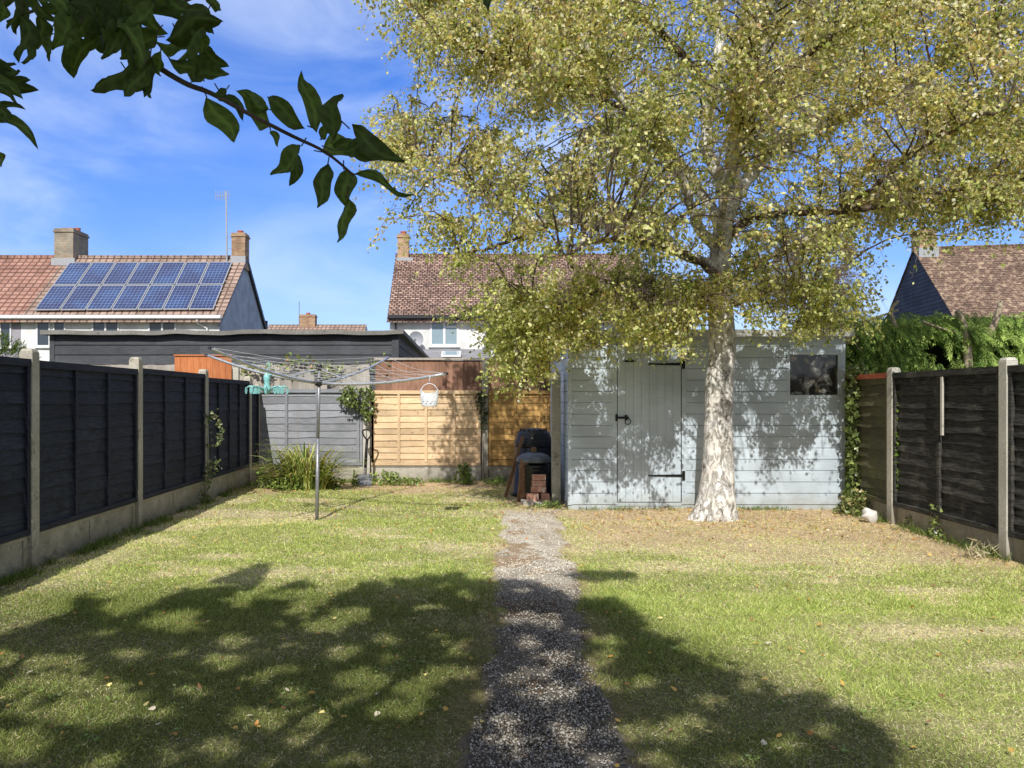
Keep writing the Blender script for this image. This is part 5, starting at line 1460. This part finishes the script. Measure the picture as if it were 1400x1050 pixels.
for pts, r_ in ((([1325, 520], [1322, 470], [1316, 440], [1308, 425]), .06), (([1347, 462], [1358, 445], [1366, 425], [1368, 412]), .055), (([1225, 448], [1218, 425], [1228, 412]), .03), (([1160, 470], [1150, 440], [1148, 415]), .05), (([1262, 440], [1290, 450], [1310, 455]), .02), (([1180, 440], [1210, 430], [1228, 424]), .02)):
    mb = MB()
    pp = smoothpath([at(x, y, 10.82) for x, y in pts], 4); mb.tube(pp, list(np.linspace(r_, r_ * .6, len(pp))), 8)
    obj('bare_branch', mb, 'dead_wood', hd, smooth=True)
q = at(5, 435, 11.5)
lcf = thing('conifer_shrub', 'dark green rounded conifer beyond the left fence end panels', 'shrub', (q[0] - .4, 11.6, 0))
T = []; A = []; NN = []; CC_ = []
for k in range(900):
    u = rdir(1)[0]; rr = .62; c0 = np.array([q[0] - .45, 11.8, 1.75]); p0 = c0 + u * np.array([rr * 1.2, .5, rr * 1.05]) * RNG.uniform(.75, 1)
    for j in range(10):
        a_ = u + RNG.normal(0, .5, 3) + np.array([0, 0, .25]); T.append(p0 + u * .012 * j); A.append(a_); NN.append(RNG.normal(0, 1, 3)); CC_.append(np.array([.10, .15, .035]) * RNG.uniform(.6, 1.5))
scatter('foliage', np.array(T), np.array(A), np.array(NN), .06, .014, np.array(CC_), *DIAMOND, M['conifer'], lcf)
mb = MB(); mb.tube([(q[0] - .45, 11.8, 0), (q[0] - .45, 11.8, 1.6)], .06, 8); obj('trunk', mb, 'bark_brown', lcf)

# ================================================================== BLACK GARAGE beyond the back
GYf, GYb = 15.5, 27.0
gx0, gx1 = at(70, 0, GYf)[0], at(543, 0, GYf)[0]; gz = at(0, 456, GYf)[2]
ga = thing('timber_outbuilding', 'long low black boarded outbuilding with flat felt roof behind the fences', 'outbuilding', ((gx0 + gx1) / 2, GYf, 0))
def hboards(p0, p1, z0, z1, bh, mat, parent, side=1):
    p0 = np.array(p0, float); p1 = np.array(p1, float); L = np.linalg.norm(p1 - p0); d = (p1 - p0) / L; nrm = np.array([d[1], -d[0]]) * side
    mb = MB(); z = z1
    while z > z0:
        zb = z - bh; cuts = [0, L * random.uniform(.3, .6), L]
        for a, b in zip(cuts[:-1], cuts[1:]):
            qa = p0 + d * a; qb = p0 + d * (b - .003)
            mb.hexa([(*(qa + nrm * .028), zb), (*(qb + nrm * .028), zb), (*(qb - nrm * .01), zb), (*(qa - nrm * .01), zb), (*(qa + nrm * .008), z), (*(qb + nrm * .008), z), (*(qb - nrm * .01), z), (*(qa - nrm * .01), z)], random.uniform(.82, 1.12))
        z = zb
    return obj('wall', mb, mat, parent)
hboards((gx0, GYf), (gx1, GYf), 0, gz - .03, .20, 'garage_black', ga)
hboards((gx1, GYf), (gx1, GYb), 0, gz - .03, .20, 'garage_black', ga)
hboards((gx0, GYb), (gx0, GYf), 0, gz - .03, .20, 'garage_black', ga)
mb = MB(); mb.box((gx0 - .02, GYf - .03, 0), (gx0 + .08, GYf - .0285, gz - .05)); mb.box((gx1 - .10, GYf - .045, 0), (gx1 + .035, GYf - .0285, gz - .05)); obj('corner_board', mb, 'garage_black', ga)
mb = MB(); ns = 40
for k in range(ns):
    xa = gx0 - .14 + (gx1 - gx0 + .28) * k / ns; xb = gx0 - .14 + (gx1 - gx0 + .28) * (k + 1) / ns
    za = gz + .035 * (float(vnoise(k * .4, 1, 3)) - .5); zb2 = gz + .035 * (float(vnoise((k + 1) * .4, 1, 3)) - .5)
    mb.hexa([(xa, GYf - .16, za - .03), (xb, GYf - .16, zb2 - .03), (xb, GYb, zb2 - .03), (xa, GYb, za - .03), (xa, GYf - .16, za + .055), (xb, GYf - .16, zb2 + .055), (xb, GYb, zb2 + .055), (xa, GYb, za + .055)])
obj('roof', mb, 'felt', ga)

# ================================================================== HOUSES
def roof_slope(mb, x0, x1, ya, za, yb, zb, rows, lift=.03, sh=(.93, 1.05)):
    for r in range(rows):
        u0 = r / rows; u1 = (r + 1) / rows + .15 / rows
        y0_, z0_ = ya + (yb - ya) * u0, za + (zb - za) * u0; y1_, z1_ = ya + (yb - ya) * u1, za + (zb - za) * u1
        mb.hexa([(x0, y0_, z0_ - .01), (x1, y0_, z0_ - .01), (x1, y1_, z1_ - .04), (x0, y1_, z1_ - .04),
                 (x0, y0_, z0_ + lift), (x1, y0_, z0_ + lift), (x1, y1_, z1_ + .004), (x0, y1_, z1_ + .004)], random.uniform(*sh))
def gable_house(root, x0, x1, yf, depth, ze, zr, wallmat, gablemat, roofmat, rows=14, ovl=(.12, .12), rowsback=6):
    yr = yf + depth / 2; yb = yf + depth
    mb = MB(); mb.add([(x0, yf, 0), (x1, yf, 0), (x1, yf, ze), (x0, yf, ze)], [(0, 1, 2, 3)]); obj('front_wall', mb, wallmat, root)
    mb = MB(); mb.add([(x0, yb, 0), (x1, yb, 0), (x1, yb, ze), (x0, yb, ze)], [(3, 2, 1, 0)]); obj('rear_wall', mb, wallmat, root)
    for x in (x0, x1):
        mb = MB(); mb.add([(x, yf, 0), (x, yb, 0), (x, yb, ze), (x, yr, zr - .05), (x, yf, ze)], [(0, 1, 2, 3, 4)]); obj('gable_wall', mb, gablemat, root)
    mb = MB(); k = (zr - ze) / (depth / 2); ov = .28
    roof_slope(mb, x0 - ovl[0], x1 + ovl[1], yf - ov, ze - ov * k + .02, yr, zr, rows)
    roof_slope(mb, x0 - ovl[0], x1 + ovl[1], yb + ov, ze - ov * k + .02, yr, zr, rowsback)
    rf_ = obj('roof', mb, roofmat, root)
    mb = MB(); nseg = int((x1 - x0) / .42)
    for i_ in range(nseg):
        xa = x0 - ovl[0] + (x1 - x0 + sum(ovl)) * i_ / nseg; xb = x0 - ovl[0] + (x1 - x0 + sum(ovl)) * (i_ + 1) / nseg - .02
        mb.tube([(xa, yr, zr - .03), (xb, yr, zr - .03)], [.11, .10], 10, random.uniform(.85, 1.1))
    obj('ridge_tiles', mb, roofmat, rf_)
    return rf_
def gutter(root, x0, x1, yf, z, mat):
    mb = MB(); mb.box((x0, yf - .33, z - .06), (x1, yf - .22, z + .05)); mb.box((x0, yf - .2195, z - .10), (x1, yf - .19, z + .08)); obj('gutter', mb, mat, root)
def window(root, xa, xb, za, zb, Y, nv=1, fr=.06, mat='glass_dark', framemat='upvc', sill=True, top=0):
    mb = MB()
    mb.box((xa, Y - .04, za), (xb, Y - .0, za + fr)); mb.box((xa, Y - .04, zb - fr), (xb, Y, zb))
    mb.box((xa, Y - .04, za + fr), (xa + fr, Y, zb - fr)); mb.box((xb - fr, Y - .04, za + fr), (xb, Y, zb - fr))
    for k in range(1, nv): xm = xa + (xb - xa) * k / nv; mb.box((xm - fr * .6, Y - .042, za + fr), (xm + fr * .6, Y, zb - fr))
    if top: mb.box((xa + fr + (xb - xa) / 2, Y - .043, zb - top - fr * .5), (xb - fr, Y, zb - top + fr * .5))
    f_ = obj('window', mb, framemat, root)
    g_ = MB(); g_.add([(xa + .01, Y - .012, za + .01), (xb - .01, Y - .012, za + .01), (xb - .01, Y - .012, zb - .01), (xa + .01, Y - .012, zb - .01)], [(0, 1, 2, 3)]); obj('pane', g_, mat, f_)
    if sill: s_ = MB(); s_.box((xa - .06, Y - .09, za - .06), (xb + .06, Y, za - .003)); obj('sill', s_, framemat, f_)
    return f_
def chimney(root, xa, xb, ya, yb, z0, z1, mat, pots=1, potr=.1, flash=True):
    mb = MB(); mb.box((xa, ya, z0), (xb, yb, z1 - .17)); mb.box((xa - .04, ya - .04, z1 - .1695), (xb + .04, yb + .04, z1 - .085)); mb.box((xa - .005, ya - .005, z1 - .0848), (xb + .005, yb + .005, z1), .9)
    ch = obj('chimney', mb, mat, root)
    p_ = MB()
    for k in range(pots):
        xc = xa + (xb - xa) * (k + .5) / pots; p_.lathe((xc, (ya + yb) / 2, z1 - .002), [(potr, 0), (potr * .92, .10), (potr * 1.08, .11), (potr * 1.08, .15), (potr * .7, .151), (potr * .65, .05)], 14)
    obj('chimney_pot', p_, 'clay', ch, smooth=False)
    if flash: f_ = MB(); f_.box((xa - .03, ya - .03, z0), (xb + .03, yb + .03, z0 + .98 * 0 + .0 + (max(0, .0)) + .75)); obj('flashing', f_, 'lead', ch)
    return ch

HYf, HD = 30.8, 7.0; ZE, ZR = 4.72, 7.78
yr = HYf + HD / 2
# house A, solar panels
xa0, xa1 = -18.1, -10.07
hA = thing('white_house', 'white rendered house with fourteen solar panels on its tiled roof', 'house', ((xa0 + xa1) / 2, HYf, 0))
rfA = gable_house(hA, xa0, xa1, HYf, HD, ZE, ZR, 'render_white', 'render_shade', 'roof_buff', 15, (0, .14))
gutter(hA, xa0 + .0, xa1 + .14, HYf, at(0, 433, HYf - .3)[2], 'upvc')
for (p0, p1, q0, q1, nv) in ((73, 90, 438, 470, 1), (126, 163, 438, 455, 2), (203, 241, 438, 455, 2), (50, 69, 439, 474, 1)):
    A0 = at(p0, q1, HYf); A1 = at(p1, q0, HYf); window(hA, A0[0], A1[0], A0[2], A1[2], HYf, nv)
mb = MB(); mb.tube([at(269, 435, HYf - .25), at(270, 441, HYf - .2), at(276, 445, HYf - .08), at(283, 449, HYf - .06), at(283, 530, HYf - .06)], .045, 8); obj('downpipe', mb, 'upvc', hA)
# verge on the right gable
mb = MB(); kk = (ZR - ZE) / (HD / 2)
for s_ in (-1, 1):
    ya = yr + s_ * (HD / 2 + .28); za = ZE - .28 * kk
    mb.hexa([(xa1 + .02, ya, za - .14), (xa1 + .13, ya, za - .14), (xa1 + .13, yr, ZR - .14), (xa1 + .02, yr, ZR - .14), (xa1 + .02, ya, za - .012), (xa1 + .13, ya, za - .012), (xa1 + .13, yr, ZR - .012), (xa1 + .02, yr, ZR - .012)])
obj('verge_board', mb, 'pipe_dark', rfA)
mb = MB(); g0 = at(364, 427, HYf + HD)[0]; mb.tube([(xa1 + .02, HYf + HD + .12, 0), (xa1 + .02, HYf + HD + .12, 5.3)], .06, 8); obj('soil_pipe', mb, 'pipe_dark', hA)
def slope_pt(x, s_): # s_ 0 at eaves line (front), 1 at ridge, lifted above tiles
    return np.array([x, HYf + s_ * HD / 2, ZE + s_ * (ZR - ZE)]) + np.array([0, -.10, .12])
def slope_from_px(px, py):
    # intersect view ray with the lifted front slope plane
    n_ = np.array([0, -(ZR - ZE), HD / 2]); p0 = slope_pt(0, 0); d = np.array([(px - VX) / F, 1, (VY - py) / F]); o_ = np.array([0, 0, H])
    t_ = np.dot(n_, p0 - o_) / np.dot(n_, d); return o_ + d * t_
TL, TR, BR, BL = slope_from_px(94.5, 358.5), slope_from_px(318, 357.5), slope_from_px(292, 423), slope_from_px(46, 424)
nrmS = np.array([0, -(ZR - ZE), HD / 2]); nrmS = nrmS / np.linalg.norm(nrmS)
def lerp2(u, v): return (BL * (1 - u) + BR * u) * (1 - v) + (TL * (1 - u) + TR * u) * v
for r in range(2):
    for k in range(7):
        u0, u1, v0, v1 = k / 7 + .0025, (k + 1) / 7 - .0025, r / 2 + .006, (r + 1) / 2 - .006
        P4 = [lerp2(u0, v0), lerp2(u1, v0), lerp2(u1, v1), lerp2(u0, v1)]
        mb = MB(); mb.hexa([p - nrmS * .04 for p in P4] + P4)
        fr_ = obj('solar_panel', mb, 'alu', hA)
        e = .02; P4 = [lerp2(u0 + e * .25, v0 + e * .7), lerp2(u1 - e * .25, v0 + e * .7), lerp2(u1 - e * .25, v1 - e * .7), lerp2(u0 + e * .25, v1 - e * .7)]
        mb = MB(); mb.add([p + nrmS * .004 for p in P4], [(0, 1, 2, 3)]); c_ = obj('cells', mb, 'pv', fr_)
        uv = c_.data.uv_layers.new(name='UVMap')
        for li, (a_, b_) in enumerate(((0, 0), (6, 0), (6, 9), (0, 9))): uv.data[li].uv = (a_, b_)
mb = MB()
for v in (.1, .4, .6, .9):
    a_, b_ = lerp2(-.004, v), lerp2(1.004, v); mb.tube([a_ - nrmS * .065, b_ - nrmS * .065], .02, 6)
obj('mounting_rail', mb, 'alu', hA)
A0 = at(316.5, 318, yr - .3); A1 = at(335, 318, yr - .3); chimney(hA, A0[0], A1[0], yr - .3, yr + .35, ZR - .55, at(0, 320, yr)[2], 'brick_chimney', 1, .13, False)
f_ = MB(); f_.box((A0[0] - .03, yr - .36, ZR - .45), (A1[0] + .03, yr - .301, ZR + .0)); obj('flashing', f_, 'lead', hA)
# aerial
am = MB(); ax0 = at(311, 350, yr - .25); atp = at(310, 262, yr - .25)
am.tube([(ax0[0], yr - .33, ZR - .4), (atp[0], yr - .33, atp[2])], .04, 8); am.tube([at(294, 269, yr - .33), at(314, 266, yr - .33)], .014, 6)
for k in range(7): x = 295 + k * 3; am.tube([at(x, 260 + (k % 2), yr - .33), at(x, 274, yr - .33)], .014, 4)
for z_ in (292, 300): am.tube([at(307, z_, yr - .33), at(314, z_, yr - .33)], .01, 4)
for z_ in (325, 340): am.tube([at(311, z_, yr - .33), at(318, z_, yr - .30)], .012, 4)
obj('aerial', am, 'alu', hA)
# the attached neighbour with the redder roof
xb0 = -27.5
hB = thing('attached_house', 'red tiled house adjoining the solar panelled one at the left edge', 'house', ((xb0 + xa0) / 2, HYf, 0))
rfB = gable_house(hB, xb0, xa0 - .004, HYf, HD, ZE, ZR + .01, 'render_lilac_shade', 'render_lilac_shade', 'roof_red', 15, (.12, -.0))
gutter(hB, xb0, xa0 - .01, HYf, at(0, 433, HYf - .3)[2], 'upvc')
A0 = at(74, 314, yr - .45); A1 = at(100, 314, yr - .45); zc_ = at(0, 315, yr)[2]
chimney(hB, A0[0], A1[0], yr - .45, yr + .62 + 3.2, ZR - .75, zc_, 'brick_grey', 3, .12, False) if False else chimney(hB, A0[0], A1[0], yr - .45, yr + .9, ZR - .75, zc_, 'brick_grey', 3, .12, False)
f_ = MB(); f_.box((A0[0] - .1, yr - .52, ZR - .55), (A1[0] + .1, yr - .451, ZR - .12)); obj('flashing', f_, 'lead', hB)
A0 = at(-14, 475, HYf); A1 = at(16, 440, HYf); window(hB, A0[0], A1[0], A0[2], A1[2], HYf, 2)

# house C, centre
xc0, xc1 = at(533, 0, HYf)[0], at(897, 0, HYf)[0]
hC = thing('pale_house', 'white house with brown mottled tile roof half hidden by the birch', 'house', ((xc0 + xc1) / 2, HYf, 0))
gable_house(hC, xc0, xc1, HYf, HD, ZE, ZR + .08, 'render_white', 'render_white', 'roof_mottled', 26, (.1, .1))
gutter(hC, xc0 - .05, xc1 + .05, HYf, at(0, 433, HYf - .3)[2], 'pipe_dark')
mb = MB(); mb.tube([at(541, 436, HYf - .08), at(541, 545, HYf - .08)], .04, 8); obj('downpipe', mb, 'pipe_dark', hC)
A0 = at(588, 473, HYf); A1 = at(627, 436, HYf); window(hC, A0[0], A1[0], A0[2], A1[2], HYf, 2, .075, 'glass_pale', top=.32)
A0 = at(661, 473, HYf); A1 = at(700, 436, HYf); window(hC, A0[0], A1[0], A0[2], A1[2], HYf, 2, .075, 'glass_pale', top=.32)
A0 = at(790, 473, HYf); A1 = at(829, 436, HYf); window(hC, A0[0], A1[0], A0[2], A1[2], HYf, 2, .075, 'glass_pale', top=.32)
A0 = at(543.5, 318, yr - .25); A1 = at(558.5, 318, yr - .25); chimney(hC, A0[0], A1[0], yr - .25, yr + .3, ZR - .5, at(0, 321, yr)[2], 'brick_chimney', 1, .13, False)
f_ = MB(); f_.box((A0[0] - .03, yr - .32, ZR - .40), (A1[0] + .2, yr - .251, ZR - .05)); obj('flashing', f_, 'lead', hC)
# satellite dish
dq = at(569, 464, HYf - .35); mb = MB(); prof = []
vs = []; fs = []
for i_ in range(6):
    r_ = .30 * i_ / 5
    for k in range(20):
        a = 2 * math.pi * k / 20; vs.append((dq[0] + r_ * math.cos(a) * 1.0, dq[1] - .10 * (i_ / 5) ** 2 - .06 * math.sin(a) * r_, dq[2] + r_ * math.sin(a) * 1.05))
for i_ in range(5):
    for k in range(20): fs.append((i_ * 20 + k, i_ * 20 + (k + 1) % 20, (i_ + 1) * 20 + (k + 1) % 20, (i_ + 1) * 20 + k))
mb.add(vs, fs); mb.tube([(dq[0], dq[1] + .02, dq[2]), (dq[0] + .02, HYf, dq[2] - .1)], .025, 6); mb.tube([(dq[0], dq[1] - .02, dq[2] - .28), (dq[0] - .02, dq[1] - .42, dq[2] - .06)], .015, 6)
mb.box((dq[0] - .06, dq[1] - .47, dq[2] - .09), (dq[0] + .02, dq[1] - .40, dq[2] - .02), .3)
obj('satellite_dish', mb, 'lead', hC)
# rear extension with skylights
ex0, ex1 = at(548, 0, 27.5)[0], at(760, 0, 27.5)[0]
mb = MB(); mb.add([(ex0, 27.5, 0), (ex1, 27.5, 0), (ex1, 27.5, 2.72), (ex0, 27.5, 2.72)], [(0, 1, 2, 3)]); mb.add([(ex0, 27.5, 0), (ex0, HYf, 0), (ex0, HYf, 3.38), (ex0, 27.5, 2.72)], [(0, 1, 2, 3)]); mb.add([(ex1, 27.5, 0), (ex1, HYf, 0), (ex1, HYf, 3.38), (ex1, 27.5, 2.72)], [(0, 1, 2, 3)]); ex = obj('extension', mb, 'render_white', hC)
mb = MB(); roof_slope(mb, ex0 - .1, ex1 + .1, 27.3, 2.72, HYf - .005, 3.42, 7); obj('extension_roof', mb, surf('grey_slate', (.26, .26, .28), (.36, .36, .38), (2, 2, 2), 6, .8, .3), hC)
for (p0, p1) in ((603, 630), (672, 690)):
    mb = MB(); xa_, xb_ = at(p0, 0, 28)[0], at(p1, 0, 28)[0]; mb.hexa([(xa_, 27.9, 2.95), (xb_, 27.9, 2.95), (xb_, 28.9, 3.16), (xa_, 28.9, 3.16), (xa_, 27.9, 3.02), (xb_, 27.9, 3.02), (xb_, 28.9, 3.23), (xa_, 28.9, 3.23)]); sk = obj('skylight', mb, 'upvc', hC)
    mb = MB(); mb.add([(xa_ + .07, 27.97, 3.0395), (xb_ - .07, 27.97, 3.0395), (xb_ - .07, 28.83, 3.2205), (xa_ + .07, 28.83, 3.2205)], [(0, 1, 2, 3)]); obj('pane', mb, 'glass_pale', sk)

# house D, right
hDr = thing('slate_gabled_house', 'brown roofed house with dark clad gable beyond the conifer hedge', 'house', (19.35, 33.0, 0))
# build in a local frame then turn the whole thing
BASE[hDr.name] = (0, 0, 0)
ZRd = at(0, 341, 33.0)[2]
rfD = gable_house(hDr, 0, 12, -3.5, 7.0, 4.75, ZRd, 'render_white', 'gable_slate', 'roof_brown', 26, (.06, .1))
chimney(hDr, .0 + .05, .72, -.42, .42, ZRd - .75, ZRd + .80, 'brick_chimney', 1, .13, False)
f_ = MB(); f_.box((.0, -.50, ZRd - .52), (.78, -.421, ZRd - .02)); obj('flashing', f_, 'lead', hDr)
f_ = MB(); f_.box((4.0, -3.78, 4.2), (8, -3.50, 5.6)); 
window(hDr, 2.4, 4.2, 3.2, 4.4, -3.5, 2)
hDr.rotation_euler = (0, 0, math.radians(-9))

# far house behind
hF = thing('distant_house', 'distant low brown roof with one brick chimney above the outbuilding', 'house', (-7.5, 52, 0))
FY = 52.0; fx0_, fx1_ = at(352, 0, FY)[0], at(493, 0, FY)[0]; fzr = at(0, 445, FY + 3)[2]
gable_house(hF, fx0_, fx1_, FY, 6, fzr - 1.6, fzr, 'render_white', 'render_white', 'roof_buff', 8, (0, 0))
am2 = MB(); am2.tube([at(409, 444, FY + 2.6), at(409, 412, FY + 2.6)], .03, 6); obj('aerial', am2, 'alu_dull', hF)
chimney(hF, at(410, 0, FY + 2.7)[0], at(431, 0, FY + 2.7)[0], FY + 2.6, FY + 3.3, fzr - .3, at(0, 430, FY + 2.7)[2], 'brick_chimney', 1, .15, False)
